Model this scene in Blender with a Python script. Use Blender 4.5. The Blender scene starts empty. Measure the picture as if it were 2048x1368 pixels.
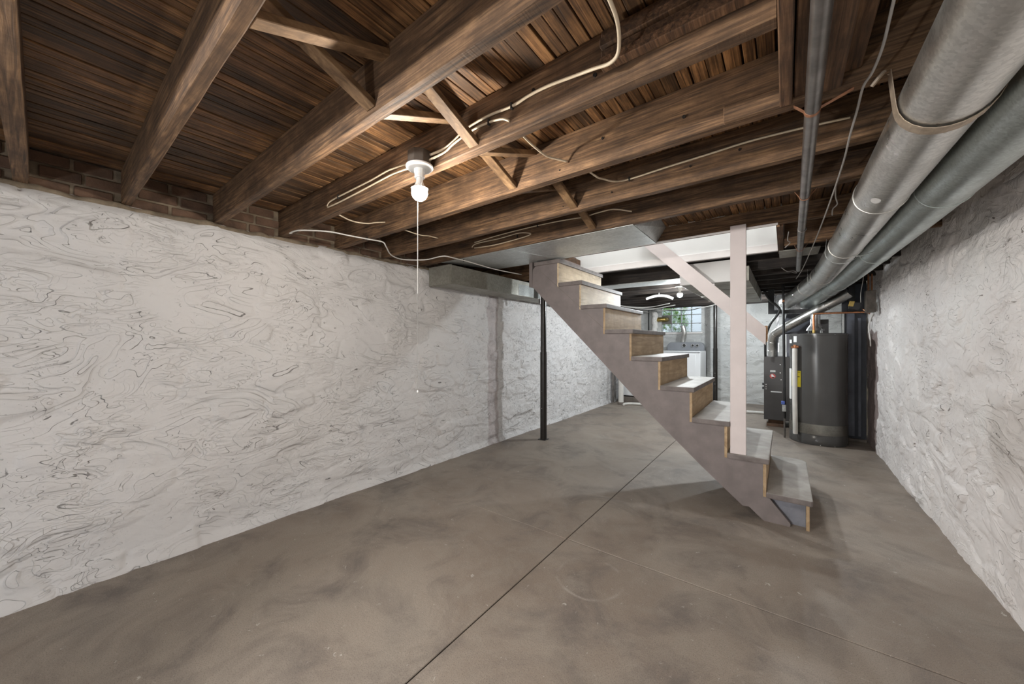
import bpy, bmesh, math, random
import numpy as np
from mathutils import Vector, Matrix, noise

SC = bpy.context.scene
COL = SC.collection
random.seed(7)

# ------------------------------------------------------------------ camera
cam_d = bpy.data.cameras.new('camera')
cam = bpy.data.objects.new('camera', cam_d)
COL.objects.link(cam)
cam_d.sensor_width = 36.0
cam_d.lens = 730.0 / 2048.0 * 36.0
cam_d.clip_start = 0.02
cam.location = (0, 0, 1.25)
cam.rotation_euler = (math.radians(90), 0, math.radians(36.794))
SC.camera = cam

# ------------------------------------------------------------------ world, exposure
W = bpy.data.worlds.new('world'); SC.world = W
W.use_nodes = True
wb = W.node_tree.nodes['Background']
wb.inputs[0].default_value = (0.80, 0.90, 1.0, 1)
wb.inputs[1].default_value = 2.2
SC.view_settings.view_transform = 'Standard'
SC.view_settings.look = 'None'
SC.view_settings.gamma = 1.0
SC.view_settings.use_curve_mapping = False
SC.view_settings.exposure = -0.05
try:
    SC.cycles.max_bounces = 8
    SC.cycles.diffuse_bounces = 5
    SC.cycles.adaptive_threshold = 0.04
    SC.cycles.sample_clamp_indirect = 6.0
except Exception:
    pass

# lamp strengths (radiant watts of each bulb) and colours; all after the first two are added fill
BULB_NEAR = (54.0, (1.0, 0.93, 0.83))
BULB_FAR = (115.0, (0.91, 0.97, 1.0))
FILL_FAR = (75.0, (0.91, 0.97, 1.0))
FILL_REAR = (66.0, (0.93, 0.97, 1.0))
FILL_UP = (90.0, (0.95, 0.98, 1.0))
FILL_SPOT = (330.0, (1.0, 0.98, 0.96))

# ------------------------------------------------------------------ materials
MATS = {}

class NT:
    def __init__(s, name):
        s.m = bpy.data.materials.new(name); s.m.use_nodes = True
        s.t = s.m.node_tree; s.t.nodes.clear()
        s.o = s.t.nodes.new('ShaderNodeOutputMaterial')
        s.b = s.t.nodes.new('ShaderNodeBsdfPrincipled')
        s.t.links.new(s.b.outputs[0], s.o.inputs[0])
    def n(s, ty, **kw):
        x = s.t.nodes.new(ty)
        for k, v in kw.items():
            if k.startswith('i_'):
                key = k[2:]
                key = int(key) if key.isdigit() else key
                x.inputs[key].default_value = v
            else:
                setattr(x, k, v)
        return x
    def l(s, a, b): s.t.links.new(a, b)
    def pos(s, scale=(1, 1, 1), obj=False):
        if obj:
            c = s.n('ShaderNodeTexCoord').outputs['Object']
        else:
            c = s.n('ShaderNodeNewGeometry').outputs['Position']
        mp = s.n('ShaderNodeMapping'); mp.inputs['Scale'].default_value = scale
        s.l(c, mp.inputs['Vector'])
        return mp.outputs[0]
    def rnd_pos(s, scale):
        # world position shifted by a per-object random amount
        g = s.n('ShaderNodeNewGeometry').outputs['Position']
        oi = s.n('ShaderNodeObjectInfo').outputs['Random']
        mu = s.n('ShaderNodeMath', operation='MULTIPLY'); mu.inputs[1].default_value = 37.0
        s.l(oi, mu.inputs[0])
        ad = s.n('ShaderNodeVectorMath', operation='ADD')
        s.l(g, ad.inputs[0]); s.l(mu.outputs[0], ad.inputs[1])
        mp = s.n('ShaderNodeMapping'); mp.inputs['Scale'].default_value = scale
        s.l(ad.outputs[0], mp.inputs['Vector'])
        return mp.outputs[0], oi
    def noise(s, vec, scale, detail=4, rough=0.55, dist=0.0):
        x = s.n('ShaderNodeTexNoise'); x.inputs['Scale'].default_value = scale
        x.inputs['Detail'].default_value = detail; x.inputs['Roughness'].default_value = rough
        x.inputs['Distortion'].default_value = dist
        if vec is not None: s.l(vec, x.inputs['Vector'])
        return x.outputs['Fac']
    def ramp(s, fac, stops, interp='LINEAR'):
        r = s.n('ShaderNodeValToRGB'); r.color_ramp.interpolation = interp
        e = r.color_ramp.elements
        while len(e) < len(stops): e.new(0.5)
        for i, (p, c) in enumerate(stops):
            e[i].position = p
            e[i].color = (c, c, c, 1) if isinstance(c, (int, float)) else (*c, 1)
        s.l(fac, r.inputs[0]); return r.outputs[0]
    def mix(s, fac, a, b, blend='MIX'):
        x = s.n('ShaderNodeMix', data_type='RGBA', blend_type=blend)
        for sock, v in ((x.inputs[0], fac), (x.inputs[6], a), (x.inputs[7], b)):
            if isinstance(v, bpy.types.NodeSocket): s.l(v, sock)
            elif isinstance(v, (int, float)): sock.default_value = v
            else: sock.default_value = (*v, 1)
        return x.outputs[2]
    def math(s, op, a, b=None, c=None):
        x = s.n('ShaderNodeMath', operation=op)
        for i, v in enumerate((a, b, c)):
            if v is None: continue
            if isinstance(v, bpy.types.NodeSocket): s.l(v, x.inputs[i])
            else: x.inputs[i].default_value = v
        return x.outputs[0]
    def bump(s, h, strength=0.3, dist=0.01, normal=None):
        x = s.n('ShaderNodeBump'); x.inputs['Strength'].default_value = strength
        x.inputs['Distance'].default_value = dist
        s.l(h, x.inputs['Height'])
        if normal is not None: s.l(normal, x.inputs['Normal'])
        return x.outputs[0]
    def out(s, color=None, rough=None, metal=None, normal=None, **kw):
        b = s.b
        for key, v in (('Base Color', color), ('Roughness', rough), ('Metallic', metal), ('Normal', normal)):
            if v is None: continue
            if isinstance(v, bpy.types.NodeSocket): s.l(v, b.inputs[key])
            elif isinstance(v, (int, float)): b.inputs[key].default_value = v
            else: b.inputs[key].default_value = (*v, 1)
        for k, v in kw.items():
            b.inputs[k.replace('_', ' ')].default_value = v
        return s.m

def plain(name, col, rough=0.55, metal=0.0, var=0.12, scale=14.0, bump=0.08, **kw):
    s = NT(name)
    v, _ = s.rnd_pos((1, 1, 1))
    f = s.noise(v, scale, 4)
    lo = tuple(max(0, c * (1 - var)) for c in col); hi = tuple(min(1, c * (1 + var)) for c in col)
    c = s.ramp(f, [(0.3, lo), (0.7, hi)])
    nrm = s.bump(s.noise(v, scale * 6, 3), bump, 0.004)
    return s.out(c, rough, metal, nrm, **kw)

def wood(name, dark, mid, light, grain=(2.0, 45, 45), rough=0.75, objvar=0.35, saw=None, knots=False, bump=0.35):
    s = NT(name)
    v, oi = s.rnd_pos(grain)
    vb, _ = s.rnd_pos((1, 1, 1))
    g = s.noise(v, 1.0, 6, 0.62, 0.6)
    c = s.ramp(g, [(0.33, dark), (0.5, mid), (0.68, light)])
    big = s.noise(vb, 6.5, 5, 0.65)
    c = s.mix(s.ramp(big, [(0.36, 0.65), (0.62, 0.0)]), c, dark)
    # per-piece tint
    r = s.ramp(oi, [(0.0, 1 - objvar), (1.0, 1 + objvar * 0.5)])
    c = s.mix(1.0, c, r, 'MULTIPLY')
    if knots:
        vo = s.n('ShaderNodeTexVoronoi'); vo.inputs['Scale'].default_value = 5.0
        s.l(vb, vo.inputs['Vector'])
        k = s.ramp(vo.outputs['Distance'], [(0.04, 0.85), (0.085, 0.0)])
        c = s.mix(k, c, tuple(x * 0.35 for x in mid))
    h = s.math('ADD', g, 0.0)
    if saw:
        vs = s.pos(saw)
        sw = s.n('ShaderNodeTexNoise'); sw.inputs['Scale'].default_value = 1.0; sw.inputs['Detail'].default_value = 2
        s.l(vs, sw.inputs['Vector'])
        h = s.math('MULTIPLY_ADD', sw.outputs['Fac'], 0.35, g)
    nrm = s.bump(h, bump, 0.006)
    return s.out(c, rough, 0.0, nrm)

# dark old framing lumber (grain along x)
MATS['joist'] = wood('joist_wood', (0.042, 0.023, 0.012), (0.150, 0.082, 0.040), (0.29, 0.168, 0.084), (4.5, 95, 95), 0.8, 0.2, saw=(170, 4, 4))
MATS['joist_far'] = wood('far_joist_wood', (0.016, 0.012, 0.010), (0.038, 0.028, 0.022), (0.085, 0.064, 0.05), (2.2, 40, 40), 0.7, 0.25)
MATS['joist_y'] = wood('trimmer_wood', (0.035, 0.018, 0.009), (0.12, 0.060, 0.028), (0.24, 0.13, 0.065), (90, 4.5, 90), 0.8, 0.25)
MATS['brace'] = wood('bridging_wood', (0.10, 0.056, 0.026), (0.25, 0.145, 0.070), (0.42, 0.265, 0.135), (30, 6, 30), 0.75, 0.3)
MATS['plank'] = wood('subfloor_wood', (0.036, 0.017, 0.007), (0.215, 0.105, 0.040), (0.48, 0.245, 0.098), (110, 3.5, 110), 0.6, 0.6)
MATS['pine'] = wood('pale_pine', (0.44, 0.33, 0.21), (0.66, 0.53, 0.36), (0.76, 0.64, 0.47), (30, 3.0, 30), 0.6, 0.1, knots=True, bump=0.12)
MATS['ply'] = wood('tan_pine', (0.30, 0.20, 0.105), (0.45, 0.315, 0.18), (0.54, 0.40, 0.245), (30, 3.0, 30), 0.6, 0.12, knots=True, bump=0.12)
MATS['orange_wood'] = wood('orange_wood', (0.35, 0.19, 0.09), (0.5, 0.3, 0.15), (0.6, 0.4, 0.22), (3, 30, 30), 0.6, 0.1)

def stone_paint(name, c0, c1, c2, pit=(0.10, 0.09, 0.085), pits=0.5, fleck=0.5, rel=1.0, bare=None, fleck_from=None):
    """thick paint trowelled over rubble stone: overlapping smears with torn edges, dark gaps where the paint skipped"""
    s = NT(name)
    p = s.pos((1, 1, 1))
    big = s.noise(p, 1.4, 4, 0.55)
    c = s.ramp(big, [(0.33, c0), (0.5, c1), (0.68, c2)])
    ps = s.pos((1.0, 1.0, 2.1))
    # terraced noise = torn edges of overlapping smears
    t = s.noise(ps, 2.1, 2.2, 0.5, 1.1)
    fr = s.math('FRACT', s.math('MULTIPLY', t, 11.0))
    saw = s.ramp(fr, [(0.0, 0.0), (0.035, 1.0), (0.35, 0.35), (1.0, 0.0)])
    t2 = s.noise(ps, 5.2, 2.6, 0.5, 1.2)
    fr2 = s.math('FRACT', s.math('MULTIPLY', t2, 8.0))
    saw2 = s.ramp(fr2, [(0.0, 0.0), (0.05, 1.0), (0.40, 0.3), (1.0, 0.0)])
    g1 = s.ramp(s.noise(p, 3.4, 3, 0.6), [(0.42, 0.0), (0.60, 1.0)])
    g2 = s.ramp(s.noise(p, 2.7, 3, 0.6), [(0.45, 0.0), (0.62, 1.0)])
    # paint skips: dark broken lines along some of the torn edges
    gl = s.ramp(s.noise(p, 6.5, 3, 0.6), [(0.54, 0.0), (0.60, 1.0)])
    ln = s.math('MULTIPLY', s.ramp(fr, [(0.0, 1.0), (0.030, 1.0), (0.05, 0.0)]), gl)
    gl2 = s.ramp(s.noise(p, 5.0, 4, 0.65), [(0.57, 0.0), (0.62, 1.0)])
    ln2 = s.math('MULTIPLY', s.ramp(fr2, [(0.0, 1.0), (0.035, 1.0), (0.06, 0.0)]), gl2)
    sp = s.ramp(s.noise(s.pos((1, 1, 1.5)), 30.0, 2, 0.6, 1.5), [(0.67, 0.0), (0.70, 1.0)])
    sp = s.math('MULTIPLY', sp, s.ramp(s.noise(p, 1.8, 4, 0.6), [(0.44, 0.0), (0.60, fleck)]))
    if fleck_from is not None:
        ysep = s.n('ShaderNodeSeparateXYZ'); s.l(p, ysep.inputs[0])
        gy = s.ramp(s.math('MULTIPLY', s.math('SUBTRACT', ysep.outputs['Y'], fleck_from), 0.5), [(0.0, 0.0), (1.0, 1.0)])
        sp3 = s.ramp(s.noise(s.pos((1, 1, 1.3)), 19.0, 2.5, 0.6, 2.0), [(0.595, 0.0), (0.625, 1.0)])
        sp3 = s.math('MULTIPLY', s.math('MULTIPLY', sp3, gy), s.ramp(s.noise(p, 2.4, 3, 0.6), [(0.36, 0.15), (0.55, 0.9)]))
        sp = s.math('MAXIMUM', sp, sp3)
    k = s.math('MULTIPLY', s.math('MAXIMUM', s.math('MAXIMUM', ln, ln2), sp), pits)
    c = s.mix(k, c, pit)
    if bare:
        # area where the paint has come away / a brown damp streak, with a ragged outline of its own
        xyz = s.n('ShaderNodeSeparateXYZ'); s.l(p, xyz.inputs[0])
        wob = s.math('ADD', s.math('MULTIPLY', s.noise(p, 3.0, 4, 0.6), bare['amp']), s.math('MULTIPLY', s.noise(p, 16.0, 3, 0.6), bare['amp'] * 0.3))
        yy = s.math('ADD', xyz.outputs['Y'], wob)
        m0 = s.ramp(s.math('SUBTRACT', yy, bare['y0']), [(0.0, 0.0), (bare['soft'], 1.0)])
        m1 = s.ramp(s.math('SUBTRACT', bare['y1'], yy), [(0.0, 0.0), (bare['soft'], 1.0)])
        m2 = s.ramp(s.math('SUBTRACT', s.math('ADD', wob, bare['z1']), xyz.outputs['Z']), [(0.0, 0.0), (0.02, 1.0)])
        mk = s.math('MULTIPLY', s.math('MULTIPLY', m0, m1), m2)
        bc = s.ramp(s.noise(p, 7.0, 5, 0.65), [(0.3, tuple(x * 0.7 for x in bare['col'])), (0.7, tuple(min(1, x * 1.25) for x in bare['col']))])
        c = s.mix(s.math('MULTIPLY', mk, bare['k']), c, bc)
    fine = s.noise(p, 45.0, 4, 0.55)
    med = s.noise(s.pos((1, 1, 1.5)), 7.0, 3, 0.5, 0.4)
    h = s.math('ADD', s.math('MULTIPLY', fine, 0.06), s.math('MULTIPLY', med, 0.45))
    h = s.math('ADD', h, s.math('MULTIPLY', s.math('MULTIPLY', saw, g1), 0.34))
    h = s.math('ADD', h, s.math('MULTIPLY', s.math('MULTIPLY', saw2, g2), 0.20))
    h = s.math('SUBTRACT', h, s.math('MULTIPLY', k, 0.30))
    nrm = s.bump(h, 0.75 * rel, 0.035)
    return s.out(c, 0.7, 0.0, nrm)

MATS['wall_left'] = stone_paint('painted_stone_left', (0.70, 0.69, 0.69), (0.73, 0.715, 0.71), (0.745, 0.725, 0.715), (0.14, 0.13, 0.125), 0.75, 0.4, fleck_from=2.6, bare=dict(y0=3.44, y1=3.66, z1=1.9, amp=0.13, soft=0.02, k=0.75, col=(0.46, 0.40, 0.395)))
MATS['wall_right'] = stone_paint('painted_stone_right', (0.72, 0.685, 0.67), (0.775, 0.735, 0.715), (0.80, 0.775, 0.755), (0.20, 0.165, 0.145), 0.85, 0.9, 0.8, fleck_from=4.2, bare=dict(y0=5.84, y1=9.0, z1=1.25, amp=0.22, soft=0.008, k=1.0, col=(0.27, 0.215, 0.20)))
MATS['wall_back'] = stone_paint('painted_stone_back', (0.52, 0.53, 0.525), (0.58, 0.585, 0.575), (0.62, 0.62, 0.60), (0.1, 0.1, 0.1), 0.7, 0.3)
MATS['patch'] = plain('bare_render', (0.24, 0.19, 0.175), 0.85, 0, 0.35, 9, 0.6)
MATS['streak'] = plain('damp_paint', (0.44, 0.385, 0.38), 0.8, 0, 0.12, 9, 0.4)

def concrete(name):
    s = NT(name)
    p = s.pos((1, 1, 1))
    big = s.noise(p, 0.9, 6, 0.62, 0.5)
    c = s.ramp(big, [(0.30, (0.206, 0.163, 0.130)), (0.45, (0.265, 0.216, 0.176)), (0.58, (0.326, 0.278, 0.232)), (0.75, (0.212, 0.190, 0.172))])
    st = s.noise(p, 2.2, 7, 0.68, 0.8)
    c = s.mix(s.ramp(st, [(0.47, 0.0), (0.66, 0.75)]), c, (0.140, 0.119, 0.108))
    st2 = s.noise(p, 5.0, 6, 0.7, 0.4)
    c = s.mix(s.ramp(st2, [(0.48, 0.0), (0.66, 0.65)]), c, (0.31, 0.268, 0.224))
    # faint broken round mark left by a pot
    cp = s.n('ShaderNodeVectorMath', operation='SUBTRACT'); s.l(p, cp.inputs[0]); cp.inputs[1].default_value = (-0.83, 1.80, 0)
    l_ = s.n('ShaderNodeVectorMath', operation='LENGTH'); s.l(cp.outputs[0], l_.inputs[0])
    dd = s.math('ADD', l_.outputs['Value'], s.math('MULTIPLY', s.noise(p, 6, 3), 0.03))
    ring = s.ramp(s.math('ABSOLUTE', s.math('SUBTRACT', dd, 0.185)), [(0.0, 0.55), (0.012, 0.0)])
    ring = s.math('MULTIPLY', ring, s.ramp(s.noise(p, 5, 3), [(0.42, 0.0), (0.62, 1.0)]))
    c = s.mix(ring, c, (0.48, 0.43, 0.38))
    sp = s.noise(p, 150, 3, 0.75)
    c = s.mix(s.ramp(sp, [(0.62, 0.0), (0.72, 0.55)]), c, (0.52, 0.47, 0.42))
    fl = s.noise(p, 34, 3, 0.6, 1.0)
    c = s.mix(s.ramp(fl, [(0.70, 0.0), (0.73, 0.7)]), c, (0.60, 0.56, 0.52))
    grit = s.noise(p, 230, 3, 0.7)
    c = s.mix(s.ramp(grit, [(0.33, 0.6), (0.50, 0.0)]), c, (0.09, 0.075, 0.062))
    scr = s.noise(s.pos((3, 14, 1)), 3.0, 4, 0.6, 1.5)
    c = s.mix(s.ramp(scr, [(0.66, 0.0), (0.72, 0.25)]), c, (0.45, 0.40, 0.35))
    rg = s.ramp(big, [(0.3, 0.48), (0.7, 0.68)])
    nrm = s.bump(s.math('ADD', s.noise(p, 90, 4), s.math('MULTIPLY', s.noise(p, 4, 3), 1.5)), 0.14, 0.01)
    return s.out(c, rg, 0.0, nrm)
MATS['concrete'] = concrete('concrete_floor')
MATS['pad'] = plain('concrete_pad', (0.17, 0.145, 0.125), 0.8, 0, 0.3, 6, 0.3)
MATS['joint'] = plain('joint_fill', (0.16, 0.13, 0.11), 0.9)

def galv(name, col, rough=0.36, metal=0.85, sp=60):
    s = NT(name)
    v, _ = s.rnd_pos((1, 1, 1))
    vo = s.n('ShaderNodeTexVoronoi'); vo.inputs['Scale'].default_value = sp
    s.l(v, vo.inputs['Vector'])
    f = s.n('ShaderNodeSeparateColor'); s.l(vo.outputs['Color'], f.inputs[0])
    a = tuple(x * 0.86 for x in col); b = tuple(min(1, x * 1.1) for x in col)
    c = s.ramp(f.outputs[0], [(0, a), (1, b)])
    d = s.noise(v, 5.0, 5, 0.65)
    c = s.mix(s.ramp(d, [(0.45, 0.0), (0.75, 0.4)]), c, tuple(x * 0.55 for x in col))
    r = s.ramp(d, [(0.3, rough - 0.06), (0.7, rough + 0.16)])
    nrm = s.bump(s.noise(v, 5, 3), 0.08, 0.02)
    return s.out(c, r, metal, nrm)
MATS['galv'] = galv('galvanised_duct', (0.64, 0.63, 0.60), 0.30, 0.95, 130)
MATS['galv2'] = galv('galvanised_duct_green', (0.52, 0.57, 0.555), 0.32, 0.92, 130)
MATS['sheet'] = galv('galvanised_sheet', (0.60, 0.62, 0.61), 0.40, 0.75)
MATS['dull_duct'] = galv('dull_duct', (0.33, 0.32, 0.28), 0.5, 0.55)
MATS['flecked'] = galv('flecked_sheet', (0.42, 0.44, 0.43), 0.62, 0.35, 90)
MATS['bright'] = galv('bright_duct', (0.72, 0.74, 0.76), 0.25, 0.95, 30)
MATS['steel_pipe'] = plain('steel_pipe', (0.24, 0.225, 0.215), 0.36, 0.85, 0.3, 12)
MATS['band'] = plain('strap_metal', (0.42, 0.34, 0.26), 0.5, 0.6, 0.25, 40)
MATS['copper_strap'] = plain('copper_strap', (0.42, 0.20, 0.11), 0.5, 0.6, 0.3, 40)
MATS['copper'] = plain('copper', (0.50, 0.23, 0.12), 0.35, 0.9, 0.3, 30)
MATS['black'] = plain('black_paint', (0.012, 0.012, 0.013), 0.42, 0.0, 0.3, 12)
MATS['black_gloss'] = plain('black_post_paint', (0.020, 0.017, 0.015), 0.28, 0.0, 0.3, 12)
MATS['stair_grey'] = plain('grey_stair_paint', (0.195, 0.165, 0.158), 0.6, 0, 0.14, 10, 0.12)
MATS['stair_blue'] = plain('bluegrey_paint', (0.20, 0.205, 0.235), 0.6, 0, 0.2, 12, 0.2)

def tread_mat():
    s = NT('worn_tread_paint')
    p = s.pos((1, 1, 1))
    nz = s.n('ShaderNodeSeparateXYZ'); s.l(s.n('ShaderNodeNewGeometry').outputs['Normal'], nz.inputs[0])
    up = s.ramp(nz.outputs['Z'], [(0.6, 0.0), (0.8, 1.0)])
    wear = s.ramp(s.noise(p, 6, 5, 0.6), [(0.3, (0.25, 0.225, 0.20)), (0.7, (0.42, 0.40, 0.37))])
    edge = s.ramp(s.noise(p, 14, 5, 0.6), [(0.3, (0.125, 0.105, 0.098)), (0.7, (0.21, 0.18, 0.17))])
    c = s.mix(up, edge, wear)
    return s.out(c, 0.6, 0, s.bump(s.noise(p, 70, 3), 0.1, 0.004))
MATS['tread'] = tread_mat()
MATS['white_post'] = plain('pinkish_white_paint', (0.70, 0.625, 0.61), 0.55, 0, 0.04, 8, 0.08)
MATS['white_wall'] = plain('white_wall_paint', (0.78, 0.775, 0.76), 0.6, 0, 0.03, 4, 0.05)
MATS['white_trim'] = plain('white_trim_paint', (0.76, 0.725, 0.71), 0.5, 0, 0.04, 8, 0.05)
MATS['porcelain'] = plain('porcelain', (0.82, 0.81, 0.78), 0.25, 0, 0.03, 10, 0.0)
MATS['cable'] = plain('cream_cable', (0.66, 0.55, 0.40), 0.5, 0, 0.1, 20, 0.0)
MATS['cable_white'] = plain('white_cable', (0.76, 0.74, 0.70), 0.5, 0, 0.06, 20, 0.0)
MATS['cable_grey'] = plain('grey_wire', (0.36, 0.34, 0.32), 0.6, 0, 0.1, 20, 0.0)
MATS['cable_black'] = plain('black_wire', (0.02, 0.02, 0.02), 0.5, 0, 0.1, 20, 0.0)
MATS['box_dark'] = plain('dark_octagon_box', (0.09, 0.075, 0.062), 0.55, 0.3, 0.3, 20)
MATS['brick'] = plain('old_brick', (0.12, 0.070, 0.045), 0.9, 0, 0.45, 11, 0.8)
MATS['mortar'] = plain('old_mortar', (0.21, 0.165, 0.115), 0.95, 0, 0.4, 14, 0.9)
MATS['pvc'] = plain('white_pvc', (0.70, 0.68, 0.64), 0.4, 0, 0.08, 10, 0.0)
MATS['enamel'] = plain('white_enamel', (0.78, 0.79, 0.80), 0.3, 0, 0.03, 5, 0.0)
MATS['console'] = plain('grey_console', (0.22, 0.23, 0.25), 0.35, 0, 0.06, 6, 0.0)
MATS['tank'] = plain('grey_tank_paint', (0.085, 0.083, 0.08), 0.22, 0.25, 0.08, 4, 0.02)
MATS['tank_band'] = plain('foil_band', (0.24, 0.235, 0.21), 0.16, 0.8, 0.2, 60, 0.5)
MATS['furnace'] = plain('furnace_grey', (0.075, 0.070, 0.068), 0.45, 0.2, 0.1, 6, 0.04)
MATS['furnace_blue'] = plain('furnace_steel', (0.16, 0.165, 0.19), 0.4, 0.5, 0.12, 6, 0.04)
MATS['panel_blue'] = plain('bluegrey_panel', (0.13, 0.14, 0.17), 0.5, 0, 0.3, 4, 0.2)
MATS['panel_dark'] = plain('dark_panel', (0.035, 0.04, 0.052), 0.5, 0, 0.3, 6, 0.2)
MATS['yellow'] = plain('yellow_label', (0.80, 0.68, 0.05), 0.5, 0, 0.04, 10, 0.0)
MATS['paper'] = plain('white_label', (0.75, 0.75, 0.74), 0.6, 0, 0.05, 60, 0.0)
MATS['ink'] = plain('black_ink', (0.02, 0.02, 0.02), 0.6, 0, 0.0, 10, 0.0)
MATS['red'] = plain('red_emblem', (0.45, 0.07, 0.06), 0.4, 0, 0.1, 10, 0.0)
MATS['blue_plastic'] = plain('blue_plastic', (0.08, 0.13, 0.42), 0.4, 0, 0.1, 10, 0.0)
MATS['screw'] = plain('bright_screw', (0.7, 0.7, 0.68), 0.3, 0.9, 0.1, 20, 0.0)
MATS['hole'] = plain('drilled_hole', (0.012, 0.008, 0.006), 0.9, 0, 0.1, 20, 0.0)
MATS['insul'] = plain('white_wrap', (0.82, 0.80, 0.76), 0.7, 0, 0.12, 25, 0.5)
MATS['leaf'] = plain('green_leaf', (0.22, 0.42, 0.07), 0.5, 0, 0.4, 12, 0.1)
MATS['siding'] = plain('white_siding', (0.85, 0.87, 0.90), 0.6, 0, 0.05, 3, 0.0)
MATS['soil'] = plain('soil', (0.12, 0.09, 0.06), 0.9, 0, 0.3, 6, 0.3)
MATS['vent_plate'] = plain('vent_plate', (0.20, 0.19, 0.17), 0.5, 0.3, 0.15, 10, 0.0)
MATS['brass'] = plain('brass', (0.5, 0.36, 0.12), 0.35, 0.9, 0.2, 20, 0.0)

def glass_mat():
    s = NT('glass_block')
    p = s.pos((1, 1, 1))
    nrm = s.bump(s.noise(p, 16, 3, 0.5, 1.2), 0.5, 0.03)
    return s.out((0.93, 0.97, 0.98), 0.12, 0, nrm, Transmission_Weight=1.0, IOR=1.2)
MATS['glass'] = glass_mat()

def emit(name, watts, area, col):
    m = bpy.data.materials.new(name); m.use_nodes = True
    t = m.node_tree; t.nodes.clear()
    o = t.nodes.new('ShaderNodeOutputMaterial'); e = t.nodes.new('ShaderNodeEmission')
    e.inputs[0].default_value = (*col, 1); e.inputs[1].default_value = watts / (math.pi * area)
    t.links.new(e.outputs[0], o.inputs[0])
    return m

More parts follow.
